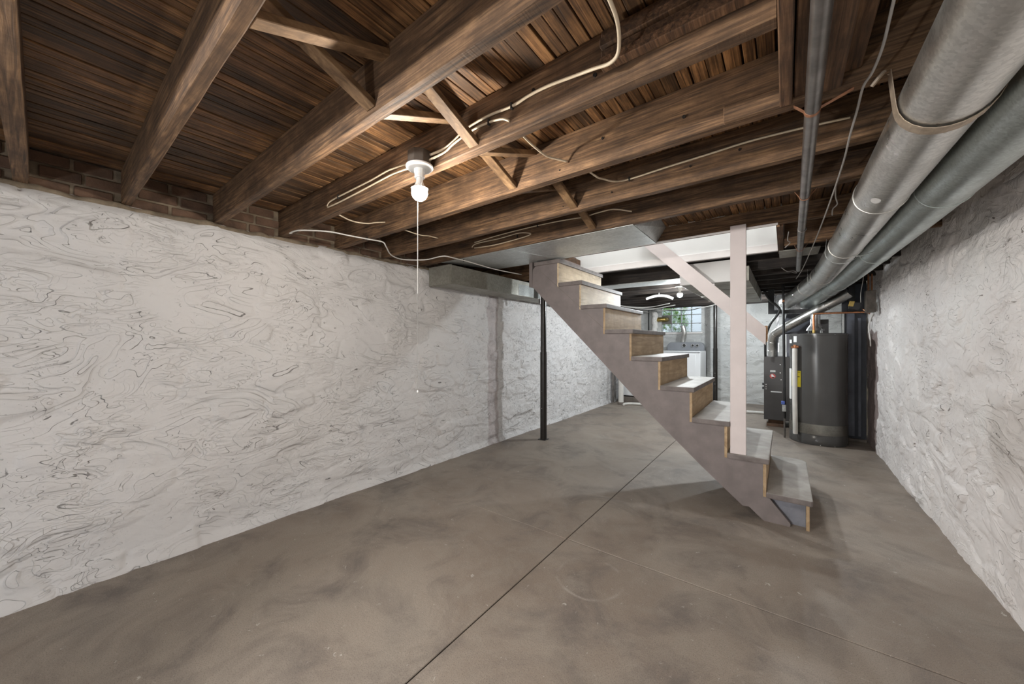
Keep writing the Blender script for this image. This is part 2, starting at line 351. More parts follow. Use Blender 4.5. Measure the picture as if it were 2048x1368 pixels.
# ------------------------------------------------------------------ geometry helpers
class MB:
    def __init__(s): s.v = []; s.f = []
    def add(s, v, f):
        o = len(s.v); s.v += [tuple(map(float, p)) for p in v]
        s.f += [tuple(i + o for i in q) for q in f]; return s
    def box(s, x0, x1, y0, y1, z0, z1, skew=0.0):
        v = [(x, y + skew * x, z) for z in (z0, z1) for y in (y0, y1) for x in (x0, x1)]
        return s.add(v, [(0, 2, 3, 1), (4, 5, 7, 6), (0, 1, 5, 4), (2, 6, 7, 3), (0, 4, 6, 2), (1, 3, 7, 5)])
    def prism_y(s, poly, y0, y1):
        n = len(poly)
        v = [(x, y0, z) for x, z in poly] + [(x, y1, z) for x, z in poly]
        f = [tuple(range(n)), tuple(range(2 * n - 1, n - 1, -1))]
        f += [(i, i + n, (i + 1) % n + n, (i + 1) % n) for i in range(n)]
        return s.add(v, f)
    def prism_z(s, poly, z0, z1):
        n = len(poly)
        v = [(x, y, z0) for x, y in poly] + [(x, y, z1) for x, y in poly]
        f = [tuple(range(n - 1, -1, -1)), tuple(range(n, 2 * n))]
        f += [(i, (i + 1) % n, (i + 1) % n + n, i + n) for i in range(n)]
        return s.add(v, f)
    def tube(s, pts, r, n=10, caps=True):
        P = [Vector(p) for p in pts]
        rs = r if isinstance(r, (list, tuple)) else [r] * len(P)
        T = []
        for i in range(len(P)):
            a = P[max(0, i - 1)]; b = P[min(len(P) - 1, i + 1)]
            T.append((b - a).normalized())
        up = Vector((0, 0, 1)) if abs(T[0].z) < 0.9 else Vector((1, 0, 0))
        nv = (up - T[0] * up.dot(T[0])).normalized()
        v = []; f = []
        for i in range(len(P)):
            if i:
                nv = (nv - T[i] * nv.dot(T[i])).normalized()
            bv = T[i].cross(nv)
            for k in range(n):
                a = 2 * math.pi * k / n
                v.append(P[i] + (nv * math.cos(a) + bv * math.sin(a)) * rs[i])
        for i in range(len(P) - 1):
            for k in range(n):
                k2 = (k + 1) % n
                f.append((i * n + k, i * n + k2, (i + 1) * n + k2, (i + 1) * n + k))
        if caps:
            f.append(tuple(range(n - 1, -1, -1))); m = (len(P) - 1) * n
            f.append(tuple(range(m, m + n)))
        return s.add(v, f)
    def lathe(s, prof, cx, cy, n=24, a0=0.0, a1=2 * math.pi):
        full = abs(a1 - a0 - 2 * math.pi) < 1e-6
        m = n if full else n + 1
        v = []; f = []
        for r, z in prof:
            for k in range(m):
                a = a0 + (a1 - a0) * k / n
                v.append((cx + r * math.cos(a), cy + r * math.sin(a), z))
        for i in range(len(prof) - 1):
            for k in range(n):
                k2 = (k + 1) % m
                f.append((i * m + k, i * m + k2, (i + 1) * m + k2, (i + 1) * m + k))
        if full:
            if prof[0][0] > 1e-5: f.append(tuple(range(m - 1, -1, -1)))
            if prof[-1][0] > 1e-5:
                q = (len(prof) - 1) * m; f.append(tuple(range(q, q + m)))
        return s.add(v, f)
    def ring(s, c, axis, R, r, n=24, k=6):
        axis = Vector(axis).normalized()
        u = axis.orthogonal().normalized(); w = axis.cross(u)
        pts = [Vector(c) + (u * math.cos(2 * math.pi * i / n) + w * math.sin(2 * math.pi * i / n)) * R for i in range(n)]
        v = []; f = []
        for i in range(n):
            rad = (pts[i] - Vector(c)).normalized()
            for j in range(k):
                a = 2 * math.pi * j / k
                v.append(pts[i] + rad * math.cos(a) * r + axis * math.sin(a) * r)
        for i in range(n):
            for j in range(k):
                i2 = (i + 1) % n; j2 = (j + 1) % k
                f.append((i * k + j, i2 * k + j, i2 * k + j2, i * k + j2))
        return s.add(v, f)
    def obox(s, c, ax, ay, az):
        """box from centre and three half-axis vectors"""
        c = Vector(c); ax, ay, az = Vector(ax), Vector(ay), Vector(az)
        v = [c + i * ax + j * ay + k * az for k in (-1, 1) for j in (-1, 1) for i in (-1, 1)]
        return s.add(v, [(0, 2, 3, 1), (4, 5, 7, 6), (0, 1, 5, 4), (2, 6, 7, 3), (0, 4, 6, 2), (1, 3, 7, 5)])
    def build(s, name, mat, parent=None, smooth=False, bevel=0.0, origin=None, seg=2):
        V = np.array(s.v)
        if origin is None:
            lo, hi = V.min(0), V.max(0)
            origin = ((lo[0] + hi[0]) / 2, (lo[1] + hi[1]) / 2, lo[2])
        V = V - np.array(origin)
        me = bpy.data.meshes.new(name)
        me.from_pydata(V.tolist(), [], s.f)
        bm = bmesh.new(); bm.from_mesh(me)
        bmesh.ops.recalc_face_normals(bm, faces=bm.faces[:])
        if bevel > 0:
            ed = [e for e in bm.edges if len(e.link_faces) == 2 and e.calc_face_angle(0) > 0.5]
            bmesh.ops.bevel(bm, geom=ed, offset=bevel, segments=seg, profile=0.6, affect='EDGES', clamp_overlap=True)
        bm.to_mesh(me); bm.free()
        if smooth:
            me.polygons.foreach_set('use_smooth', [True] * len(me.polygons))
        me.materials.append(MATS[mat] if isinstance(mat, str) else mat)
        o = bpy.data.objects.new(name, me); COL.objects.link(o)
        o.location = origin
        if smooth and smooth != 'all':
            sharp(o, 40)
        if parent is not None:
            o.parent = parent
            o.location = Vector(origin) - world_loc(parent)
        return o

def world_loc(o):
    p = Vector(o.location)
    while o.parent is not None:
        o = o.parent; p += Vector(o.location)
    return p

def sharp(o, deg):
    me = o.data
    bm = bmesh.new(); bm.from_mesh(me)
    for e in bm.edges:
        if len(e.link_faces) == 2 and e.calc_face_angle(0) > math.radians(deg): e.smooth = False
    bm.to_mesh(me); bm.free()

def tag(o, label, cat, group=None):
    o['label'] = label; o['category'] = cat
    if group: o['group'] = group
    return o
def thing(name, loc, label, cat, group=None):
    o = bpy.data.objects.new(name, None); COL.objects.link(o)
    o.empty_display_size = 0.1
    o.location = loc
    return tag(o, label, cat, group)
def structure(o):
    o['kind'] = 'structure'; return o
def setting(name, loc=(0, 0, 0)):
    o = bpy.data.objects.new(name, None); COL.objects.link(o); o.location = loc
    return structure(o)
def dup(o, loc, name=None):
    c = o.copy(); COL.objects.link(c); c.location = loc
    return c
def smooth_path(pts, sub=5):
    P = [Vector(p) for p in pts]; out = []
    for i in range(len(P) - 1):
        p0 = P[max(0, i - 1)]; p1 = P[i]; p2 = P[i + 1]; p3 = P[min(len(P) - 1, i + 2)]
        for k in range(sub):
            t = k / sub
            out.append(0.5 * ((2 * p1) + (-p0 + p2) * t + (2 * p0 - 5 * p1 + 4 * p2 - p3) * t * t + (-p0 + 3 * p1 - 3 * p2 + p3) * t ** 3))
    out.append(P[-1]); return out

# ------------------------------------------------------------------ the setting
XL, XR = -2.88, 0.82          # stone wall faces
YB, YR = 8.80, -2.6           # far wall, wall behind the camera
ZJ, ZD = 2.01, 2.195          # underside of joists, underside of boards
SK = -0.018                   # joists lie slightly out of square

# floor: base + slabs with open joints
fl = structure(MB().box(-3.4, 1.5, YR - 0.3, YB + 0.4, -0.12, -0.0075).build('floor', 'joint'))
JX, JY, G = -1.112, 2.066, 0.0028
for (a, b, c, d) in ((-3.3, JX - G, YR - 0.2, JY - G), (JX + G, 1.4, YR - 0.2, JY - G), (-3.3, JX - G, JY - 0.001, YB + 0.3), (JX + G, 1.4, JY + G, YB + 0.3)):
    MB().box(a, b, c, d, -0.0070, 0.0).build('slab', 'concrete', fl, bevel=0.0025, seg=1)

def rubble(name, mat, axis, c0, sgn, u0, u1, z0, z1, res, seed, relief=1.0, cell=(0.30, 0.12), holes=None):
    """rubble stone wall face: courses of rounded stones under thick paint. axis 'x': plane x=c0, u=y; axis 'y': plane y=c0, u=x; sgn points into the room"""
    nu = max(2, int((u1 - u0) / res)); nz = max(2, int((z1 - z0) / res))
    U, Z = np.meshgrid(np.linspace(u0, u1, nu), np.linspace(z0, z1, nz))
    u = U.ravel(); z = Z.ravel()
    rng = np.random.RandomState(seed)
    def nz3(s, off, k=1.0):
        return np.array([noise.noise(Vector((a * s + off, off * 1.7, b * s * k))) for a, b in zip(u, z)])
    w1 = nz3(2.1, seed + 3.1, 1.3); w2 = nz3(3.4, seed + 9.7, 1.3)
    uw = u + 0.10 * w1; zw = z + 0.055 * w2
    su, sz = [], []
    row = 0; zz = z0 - cell[1]
    while zz < z1 + cell[1]:
        h = cell[1] * rng.uniform(0.75, 1.3)
        uu = u0 - cell[0] * rng.uniform(0.4, 1.4)
        while uu < u1 + cell[0]:
            wd = cell[0] * rng.uniform(0.55, 1.5)
            su.append(uu + wd / 2); sz.append(zz + h / 2 + rng.uniform(-0.02, 0.02)); uu += wd
        zz += h
    su = np.array(su); sz = np.array(sz); off = rng.uniform(-1, 1, len(su)); tilt = rng.uniform(-1, 1, len(su))
    A = cell[0] / cell[1] * 0.8
    d1 = np.full(u.shape, 9.0); d2 = d1.copy(); idx = np.zeros(u.shape, int)
    for i in range(len(su)):
        m = (np.abs(uw - su[i]) < 0.6)
        if not m.any(): continue
        d = np.hypot(uw[m] - su[i], (zw[m] - sz[i]) * A)
        a1 = d1[m]; a2 = d2[m]; ii = idx[m]
        n1 = d < a1
        a2 = np.where(n1, a1, np.minimum(a2, d)); ii = np.where(n1, i, ii); a1 = np.minimum(a1, d)
        d1[m] = a1; d2[m] = a2; idx[m] = ii
    e = np.clip(d2 - d1, 0, 1)
    fill = np.clip(nz3(1.3, seed + 21.0) * 1.6 + 0.15, 0.0, 1.0)           # where the paint and render have filled the joints
    h = 0.016 * off[idx] * np.clip(e / 0.05, 0, 1) + 0.010 * tilt[idx] * np.clip((zw - sz[idx]) / cell[1], -0.6, 0.6)
    h -= 0.020 * np.exp(-e / 0.012) * (1 - 0.75 * fill)
    h += 0.016 * nz3(1.1, seed + 40.0) + 0.008 * nz3(6.0, seed + 50.0, 1.8) + 0.004 * nz3(17.0, seed + 60.0, 1.6)
    h *= relief
    if holes is not None:
        h = holes(u, z, h)
    P = np.empty((len(u), 3))
    if axis == 'x':
        P[:, 0] = c0 + sgn * h; P[:, 1] = u
    else:
        P[:, 0] = u; P[:, 1] = c0 + sgn * h
    P[:, 2] = z
    q = np.arange(nu * nz).reshape(nz, nu)
    F = np.stack([q[:-1, :-1], q[:-1, 1:], q[1:, 1:], q[1:, :-1]], -1).reshape(-1, 4)
    me = bpy.data.meshes.new(name)
    me.from_pydata(P.tolist(), [], F.tolist())
    me.polygons.foreach_set('use_smooth', [True] * len(me.polygons))
    me.materials.append(MATS[mat])
    o = bpy.data.objects.new(name, me); COL.objects.link(o)
    return o

def left_top(u, z, h):
    # ragged crown: the render thins out towards the top edge, cove of render at the foot
    k = np.clip((z - 1.93) / 0.08, 0, 1)
    h = h - 0.05 * k * k
    return h + 0.03 * np.clip((0.06 - z) / 0.06, 0, 1)
wl = structure(rubble('wall_left', 'wall_left', 'x', XL - 0.005, 1, -0.6, YB, -0.01, 2.01, 0.0125, 3, 0.62, holes=left_top))
MB().box(-3.3, XL - 0.06, YR - 0.2, YB + 0.2, -0.02, 2.19).build('backing', 'mortar', wl)
MB().box(-3.0, XL, YR - 0.1, -0.6, -0.01, 2.01).build('near_face', 'wall_left', wl)

def lip():
    v = []; f = []; n = 420
    for i in range(n + 1):
        y = -0.6 + 3.7 * i / n
        a = noise.noise((y * 6, 1.5, 0)); b = noise.noise((y * 19, 4.5, 0)); c = noise.noise((y * 9, 9.5, 0))
        zb = 1.985 + 0.012 * a + 0.006 * b
        v += [(XL - 0.045, y, zb - 0.01), (XL - 0.026 + 0.008 * c, y, zb), (XL - 0.030 + 0.010 * b, y, zb + 0.022 + 0.008 * c), (XL - 0.07, y, zb + 0.032 + 0.006 * c)]
    for i in range(n):
        for k in range(3):
            q = i * 4 + k; f.append((q, q + 1, q + 5, q + 4))
    return MB().add(v, f).build('mortar_bed', 'mortar', wl, smooth='all')
lip()

def right_top(u, z, h):
    return h - 0.0
wr = structure(rubble('wall_right', 'wall_right', 'x', XR + 0.005, -1, 1.2, 6.35, -0.01, 2.19, 0.0125, 11, 0.55, (0.26, 0.13)))
MB().box(XR + 0.06, 1.3, YR - 0.2, YB + 0.2, -0.02, 2.19).build('backing', 'mortar', wr)
MB().box(XR, XR + 0.1, YR - 0.1, 1.2, -0.01, 2.19).build('near_face', 'wall_right', wr)
# far wall with the glass block window, and the wall behind the camera
WX0, WX1, WZ0, WZ1 = -2.285, -1.455, 1.475, 2.055
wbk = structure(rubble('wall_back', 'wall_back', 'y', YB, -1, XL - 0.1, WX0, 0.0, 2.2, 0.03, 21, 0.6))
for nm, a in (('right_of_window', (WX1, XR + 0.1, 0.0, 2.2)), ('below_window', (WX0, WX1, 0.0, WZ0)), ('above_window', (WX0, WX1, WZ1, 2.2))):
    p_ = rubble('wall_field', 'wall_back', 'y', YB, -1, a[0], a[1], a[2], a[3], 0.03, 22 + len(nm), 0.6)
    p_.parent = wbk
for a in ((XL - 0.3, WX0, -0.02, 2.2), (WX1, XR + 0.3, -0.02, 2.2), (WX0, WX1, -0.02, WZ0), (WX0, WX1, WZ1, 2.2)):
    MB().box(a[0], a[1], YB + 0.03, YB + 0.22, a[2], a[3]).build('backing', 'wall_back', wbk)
wre = structure(MB().box(-3.3, 1.3, YR - 0.15, YR, -0.02, 2.2).build('wall_rear', 'wall_left'))

win = setting('window_1', ((WX0 + WX1) / 2, YB + 0.1, WZ0))
bw = (WX1 - WX0) / 4; bh = (WZ1 - WZ0) / 3
gb = MB()
proto = None
for r in range(3):
    for c in range(4):
        x0 = WX0 + c * bw; z0 = WZ0 + r * bh
        if r == 1 and c == 0:
            vp = MB().box(x0 + 0.004, x0 + bw - 0.004, YB + 0.07, YB + 0.13, z0 + 0.004, z0 + bh - 0.004).build('vent_block', 'vent_plate', win, bevel=0.006)
            MB().ring((x0 + bw * 0.55, YB + 0.068, z0 + bh / 2), (0, 1, 0), 0.065, 0.006).build('vent_collar', 'vent_plate', vp, smooth='all')
            continue
        if proto is None:
            proto = MB().box(x0 + 0.006, x0 + bw - 0.006, YB + 0.06, YB + 0.14, z0 + 0.006, z0 + bh - 0.006).build('glass_block', 'glass', win, bevel=0.012)
            base = Vector(proto.location); bx0, bz0 = x0, z0
        else:
            k = dup(proto, base + Vector((x0 - bx0, 0, z0 - bz0))); k.parent = win
m = MB()
for c in range(5): m.box(WX0 + c * bw - 0.005, WX0 + c * bw + 0.005, YB + 0.075, YB + 0.125, WZ0, WZ1)
for r in range(4): m.box(WX0, WX1, YB + 0.078, YB + 0.122, WZ0 + r * bh - 0.005, WZ0 + r * bh + 0.005)
m.build('mortar_joints', 'vent_plate', win)
MB().box(WX0 - 0.03, WX1 + 0.03, YB - 0.035, YB + 0.075, WZ0 - 0.045, WZ0 - 0.006).build('window_sill', 'white_trim', win, bevel=0.006)

# ceiling: upper boards over everything, boards seen from below one by one in the near room
SWX0, SWX1, SWY0, SWY1 = -2.03, -0.05, 3.18, 4.13       # stair opening
ceil = setting('ceiling', (0, 0, 2.2))
m = MB()
m.box(-3.3, 1.3, YR - 0.2, SWY0 - 0.021, 2.216, 2.262)
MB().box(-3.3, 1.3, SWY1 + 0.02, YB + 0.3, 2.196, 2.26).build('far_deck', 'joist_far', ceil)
m.box(-3.3, SWX0, SWY0, SWY1 + 0.02, 2.2, 2.26); m.box(SWX1 + 0.061, 1.3, SWY0 - 0.021, SWY1 + 0.02, 2.2, 2.262)
m.build('upper_deck', 'joist_y', ceil)
rng = random.Random(3)
pproto = []
for wdt in (0.034, 0.040, 0.047):
    pproto.append((wdt, MB().box(-wdt / 2, wdt / 2, -0.7, SWY0 - 0.022, 0, 0.02).build('plank', 'plank', None, bevel=0.0015, seg=1, origin=(0, 0, 0))))
used = set(); x = -2.98
while x < 1.0:
    wdt, pr = rng.choice(pproto)
    lc = Vector((x + wdt / 2, 0, ZD + rng.choice((0, 0, 0, 0.002, 0.004)) - 2.2))
    if wdt in used: o = dup(pr, lc)
    else: o = pr; used.add(wdt); o.location = lc
    o.parent = ceil
    x += wdt + rng.choice((0.002, 0.003, 0.004, 0.007))

def joist(y0, y1, x0=-2.96, x1=0.86, z0=ZJ, z1=ZD - 0.0015, wob=0.004, seed=0, mat='joist'):
    # slightly waney, sawn edge
    n = 26; v = []; f = []
    for i in range(n + 1):
        xx = x0 + (x1 - x0) * i / n
        a = wob * noise.noise((xx * 2.3, seed, 0)); b = wob * noise.noise((xx * 2.9, seed, 7)); c = wob * noise.noise((xx * 1.7, seed, 13))
        s_ = SK * xx
        e = 0.004
        v += [(xx, y0 + s_ + a + e, z0 + c), (xx, y1 + s_ + b - e, z0 + c), (xx, y1 + s_ + b, z0 + c + e), (xx, y1 + s_, z1), (xx, y0 + s_, z1), (xx, y0 + s_ + a, z0 + c + e)]
    for i in range(n):
        for k in range(6):
            k2 = (k + 1) % 6
            f.append((i * 6 + k, i * 6 + k2, i * 6 + 6 + k2, i * 6 + 6 + k))
    f.append(tuple(range(6))); f.append(tuple(range(n * 6 + 5, n * 6 - 1, -1)))
    return MB().add(v, f).build('joist', mat, ceil)
NEAR = [(-0.085, -0.037), (0.268, 0.308), (0.672, 0.716), (1.050, 1.096), (1.462, 1.512), (1.892, 1.935), (2.318, 2.360)]
RX = -0.016     # joists of the first bays stop at the trimmer beside the old hearth
for i, (a, b) in enumerate([(-1.7, -1.655), (-1.3, -1.255), (-0.9, -0.855), (-0.48, -0.435)]): joist(a, b, seed=30 + i)
for i, (a, b) in enumerate(NEAR):
    joist(a, b, x1=(RX if i in (2, 3) else 0.86), seed=i)
hd = joist(3.14, 3.18, z0=2.072, seed=9)
joist(3.60, 3.64, -2.96, SWX0 - 0.045, seed=11); joist(3.60, 3.64, SWX1 + 0.045, 0.86, seed=12)
joist(3.95, 3.99, -2.96, SWX0 - 0.045, seed=14)
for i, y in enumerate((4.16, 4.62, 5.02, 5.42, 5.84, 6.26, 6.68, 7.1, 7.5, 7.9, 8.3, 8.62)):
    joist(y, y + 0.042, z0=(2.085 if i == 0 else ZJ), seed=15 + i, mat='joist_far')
# short boards framing the old hearth opening, running front to back beside the conduit
for (a, b, z0, yy0) in ((-0.014, 0.018, 2.0, -0.42), (0.022, 0.056, 2.012, -0.42), (0.084, 0.134, 2.006, -0.42), (0.136, 0.178, 2.045, -0.42)):
    MB().box(a, b, 0.32, 1.452, z0, ZD - 0.002).build('trimmer_board', 'joist_y', ceil, bevel=0.003, seg=1)
MB().box(-0.17, 0.055, 1.440, 1.462, 2.004, 2.062, 0.0).build('sister_block', 'joist', ceil, bevel=0.003, seg=1)
MB().box(SWX1, SWX1 + 0.04, SWY0, SWY1 + 0.02, 2.06, 2.2).build('trimmer_board', 'joist_y', ceil)
MB().box(SWX0 - 0.04, SWX0, SWY0 + 0.01, SWY1 + 0.02, 2.06, 2.2).build('trimmer_board', 'stair_grey', ceil)
# screws / nail holes and drilled holes in the joists
def jy(y0, x): return y0 + SK * x
for (x, y0, z, r) in ((-0.62, 1.462, 2.115, 0.009), (-0.30, 1.462, 2.085, 0.010), (-0.47, 1.050, 2.075, 0.011), (-0.70, 1.050, 2.125, 0.011), (-0.36, 1.892, 2.085, 0.009), (-0.16, 1.892, 2.10, 0.009), (-0.75, 1.892, 2.06, 0.007), (-0.83, 1.462, 2.04, 0.005), (-1.05, 1.892, 2.05, 0.005)):
    MB().tube([(x, jy(y0, x) - 0.0045, z), (x, jy(y0, x) + 0.004, z)], r * 0.6, 10).build('drilled_hole', 'hole', ceil)

# cross bridging between the joists
def strut(p, q, w=0.024, t=0.011):
    p, q = Vector(p), Vector(q); d = (q - p) / 2
    nrm = Vector((1, 0, 0)); up = d.cross(nrm).normalized()
    b = MB().obox((p + q) / 2, d, nrm * w, up * t).build('bridging_strut', 'brace', ceil, bevel=0.002, seg=1)
    for s_ in (-0.3, 0.3):
        pos = q - d.normalized() * 0.03 + nrm * w * s_ - up * (t + 0.0005) * (1 if up.z > 0 else -1)
    return b
def far(i): return NEAR[i][1] + 0.018
def near(i): return NEAR[i + 1][0] + 0.018
for i, xh, xl in ((1, -1.10, -1.02), (2, -0.985, -1.08), (3, -1.10, -0.98), (4, -0.98, -1.06), (5, -1.055, -0.99)):
    strut((xh, far(i) - 0.003, 2.172), (xh, near(i) + 0.003, 2.032))
    strut((xl, far(i) - 0.003, 2.022), (xl, near(i) + 0.003, 2.165))
# bricks on top of the stone wall, between the joist ends
bp = MB().box(-0.05, 0.05, -0.092, 0.092, 0, 0.055).build('brick', 'brick', None, bevel=0.004, seg=1, origin=(0, 0, 0))
first = True
rng = random.Random(5)
edges = [(-0.48, -0.435)] + NEAR + [(2.72, 2.74), (3.14, 3.18)]
for i in range(len(edges) - 1):
    a = edges[i][1] + 0.053; b = edges[i + 1][0] + 0.05
    for r in range(3):
        nb = 2
        for k in range(nb):
            cy = a + (b - a) * (k + 0.5) / nb + (0.02 if r % 2 else -0.02)
            L = min((b - a) / nb * 0.47, 0.095)
            if first: o = bp; first = False
            else: o = dup(bp, (0, 0, 0))
            o.parent = wl
            o.location = (-2.982 + rng.uniform(-0.003, 0.008), cy, 2.004 + r * 0.065)
            o.scale = (1, L / 0.095 * (1.0 if r < 2 else 1.0), 0.95)

# white stairwell above the stairs
ws = structure(MB().box(SWX0 - 0.9, SWX1, SWY1, SWY1 + 0.02, 2.15, 4.2).build('wall_stairwell', 'white_wall'))
MB().box(SWX1 + 0.001, SWX1 + 0.06, SWY0 - 0.02, SWY1 + 0.02, 2.2, 4.2).build('end_wall', 'white_wall', ws)
MB().box(SWX0 - 0.9, SWX1, SWY0 - 0.02, SWY0, 2.195, 4.2).build('near_side_wall', 'white_wall', ws)
MB().box(SWX0 - 0.92, SWX0 - 0.9, SWY0 - 0.02, SWY1 + 0.02, 2.265, 4.2).build('landing_wall', 'white_wall', ws)
MB().box(SWX0 - 0.92, SWX1 + 0.06, SWY0 - 0.02, SWY1 + 0.02, 4.2, 4.22).build('upper_ceiling', 'white_wall', ws)
t1 = structure(MB().box(SWX0, SWX1, SWY1 - 0.018, SWY1 + 0.02, 2.082, 2.152).build('trim_1', 'white_trim', bevel=0.004))
t2 = structure(MB().box(SWX0 + 0.4, SWX1 + 0.01, 3.131, 3.1395, 2.064, 2.078).build('trim_2', 'white_trim'))
t3 = structure(MB().box(SWX1 + 0.005, SWX1 + 0.02, 3.165, 3.185, 2.06, 2.40).build('trim_3', 'orange_wood'))

# panel at the far end of the right wall: old blue-grey door boards
dr = setting('door_1', (0.70, 6.3, 0.03))
MB().box(0.585, 0.815, 6.30, 6.33, 0.03, 1.98).build('door_leaf', 'panel_dark', dr)
MB().box(0.625, 0.705, 6.285, 6.30, 0.06, 1.62).build('door_board', 'panel_blue', dr, bevel=0.004)
MB().box(0.735, 0.765, 6.292, 6.30, 0.06, 1.55).build('door_board', 'panel_blue', dr, bevel=0.004)
MB().box(0.585, 0.815, 6.26, 6.33, 0.0, 0.03).build('door_sill', 'pad', dr)
MB().box(0.640, 0.700, 6.20, 6.28, 1.62, 1.98).build('door_post', 'black', dr)
MB().box(0.585, 0.606, 6.27, 6.30, 0.03, 1.62).build('door_jamb', 'sheet', dr)

# ------------------------------------------------------------------ staircase
SY0, SY1 = 3.10, 4.12
xr = [0.13 - 0.2355 * k for k in range(9)]
zt = [0.205 + 0.231 * k for k in range(9)]
TT = 0.038
st = thing('staircase', (-0.95, 3.6, 0), 'open grey wooden basement staircase with bare pine risers', 'staircase')
poly = [(0.030, 0.0), (0.020, 0.028), (-0.085, zt[0] - TT - 0.012), (-0.122, zt[0] - TT)]
poly = [(0.027, 0.0), (0.030, 0.02), (-0.060, 0.130), (-0.088, zt[0] - TT)]
for k in range(1, 9):
    poly += [(xr[k] - 0.018, zt[k - 1] - TT), (xr[k] - 0.018, zt[k] - TT)]
poly += [(-2.02, zt[8] - TT), (-2.055, zt[8] - TT - 0.03), (-2.06, 1.81), (-1.33, 1.092), (-0.894, 0.657), (-0.521, 0.312), (-0.245, 0.072), (-0.205, 0.075), (-0.120, 0.0)]
for y0, y1 in ((SY0, SY0 + 0.038), (SY1 - 0.045, SY1 - 0.007)):
    MB().prism_y(poly, y0, y1).build('stringer', 'stair_grey', st)
# upper skirt board line on the near stringer
MB().obox((-1.64, SY0 - 0.0002, 1.675), (-0.34, 0, 0.300), (0, 0.0006, 0), (0.0012, 0, 0.0014)).build('seam', 'pad', st)
MB().box(-0.085, 0.112, SY0 + 0.055, SY0 + 0.09, 0.0, zt[0] - TT).build('cleat', 'stair_blue', st)
for k in range(9):
    x0 = (xr[k + 1] + 0.0005) if k < 8 else -2.03
    x1 = xr[k] + 0.018
    ya = SY0 - 0.016; yb = SY1 + (0.03 if k == 0 else 0.01)
    if k == 0:
        pl = [(x0, ya), (x1 - 0.01, ya), (x1, ya + 0.012), (x1, yb - 0.07), (x1 - 0.03, yb - 0.02), (x1 - 0.08, yb), (x0, yb)]
    else:
        pl = [(x0, ya), (x1, ya), (x1, yb), (x0, yb)]
    MB().prism_z(pl, zt[k] - TT, zt[k]).build('tread', 'tread', st, bevel=0.006)
    rz0 = 0.0 if k == 0 else zt[k - 1] - TT
    MB().box(xr[k] - 0.0175, xr[k], SY0 + 0.001, SY1 - 0.002, rz0, zt[k] - TT - 0.0005).build('riser', 'pine' if k >= 7 else 'ply', st)
MB().box(-2.10, -2.062, SY0, SY0 + 0.06, 1.81, 2.07).build('hanger_block', 'stair_grey', st, bevel=0.003)
# upstairs nosing and landing edge
MB().box(-2.6, -2.07, 3.19, 4.10, 2.262, 2.29).build('landing', 'tread', st)

tag(MB().box(-0.322, -0.224, 3.100, 3.138, zt[1], 2.098).build('support_post', 'white_post', bevel=0.003), 'upright pinkish white post standing on the second stair tread', 'post')
hp = thing('handrail', (-0.6, 4.09, 1.2), 'sloping pinkish white handrail board above the far side of the stairs', 'handrail')
MB().prism_y([(-0.142, 1.222), (-0.140, 1.385), (-1.10, 2.36), (-1.30, 2.36)], 4.075, 4.098).build('rail_board', 'white_post', hp)
MB().box(-0.150, -0.128, 4.099, 4.12, 1.25, 1.40).build('end_block', 'orange_wood', hp)
MB().box(-0.60, -0.56, 4.099, 4.112, 1.75, 1.83).build('bracket', 'white_trim', hp)

# ------------------------------------------------------------------ lamps
def bulb_fixture(name, x, y, z, watts, col, label, box=True, cord=None, cat='lamp'):
    t = thing(name, (x, y, z), label, cat)
    if box:
        MB().prism_z([(x + 0.052 * math.cos(math.pi / 8 + i * math.pi / 4), y + 0.052 * math.sin(math.pi / 8 + i * math.pi / 4)) for i in range(8)], z + 0.001, z + 0.058).build('octagon_box', 'box_dark', t, bevel=0.003)
    MB().lathe([(0.030, z - 0.014), (0.052, z - 0.012), (0.058, z - 0.006), (0.058, z), (0.0, z)], x, y, 28).build('lamp_holder', 'porcelain', t, smooth=True)
    MB().lathe([(0.0, z - 0.052), (0.020, z - 0.052), (0.0225, z - 0.047), (0.021, z - 0.042), (0.022, z - 0.030), (0.024, z - 0.028), (0.024, z - 0.013), (0.0, z - 0.013)], x, y, 20).build('socket', 'porcelain', t, smooth=True)
    # A-shape bulb
    r = 0.034; zc = z - 0.114
    prof = [(0.0135, z - 0.050), (0.0150, z - 0.066)]      # plastic neck
    MB().lathe([(0.0, z - 0.0485)] + prof + [(0.0215, z - 0.082), (0.0300, z - 0.0915), (0.0362, z - 0.0955), (0.0355, z - 0.0970), (0.0, z - 0.0965)], x, y, 18).build('bulb_collar', 'porcelain', t, smooth=True)
    pr = [(0.0, zc - r)] + [(r * math.sin(a), zc - r * math.cos(a)) for a in [math.pi * i / 14 for i in range(1, 10)]] + [(0.0295, zc + 0.0165), (0.0, zc + 0.0166)]
    em = emit(name + '_glow', watts, 4 * math.pi * r * r, col)
    MB().lathe(pr, x, y, 20).build('bulb', em, t, smooth=True)
    if cord:
        MB().tube([(x + 0.031, y - 0.012, z - 0.02), (x + 0.034, y - 0.014, z - 0.08), (x + 0.022, y - 0.034, zc - 0.02), (x + 0.012, y - 0.020, zc - 0.05), (x + 0.010, y - 0.018, cord + 0.41)], 0.0016, 6).build('pull_chain', 'cable_white', t)
        MB().tube([(x + 0.010, y - 0.018, cord + 0.41), (x + 0.010, y - 0.018, cord)], 0.0009, 5).build('pull_string', 'cable_grey', t)
        MB().lathe([(0.0, cord - 0.012), (0.004, cord - 0.008), (0.003, cord), (0.0, cord)], x + 0.010, y - 0.018, 8).build('pull_knob', 'porcelain', t)
    return t
bulb_fixture('ceiling_lamp', -1.257, 1.018, 2.004, BULB_NEAR[0], BULB_NEAR[1], 'lit bare bulb on white porcelain holder with long pull cord', cord=1.045)
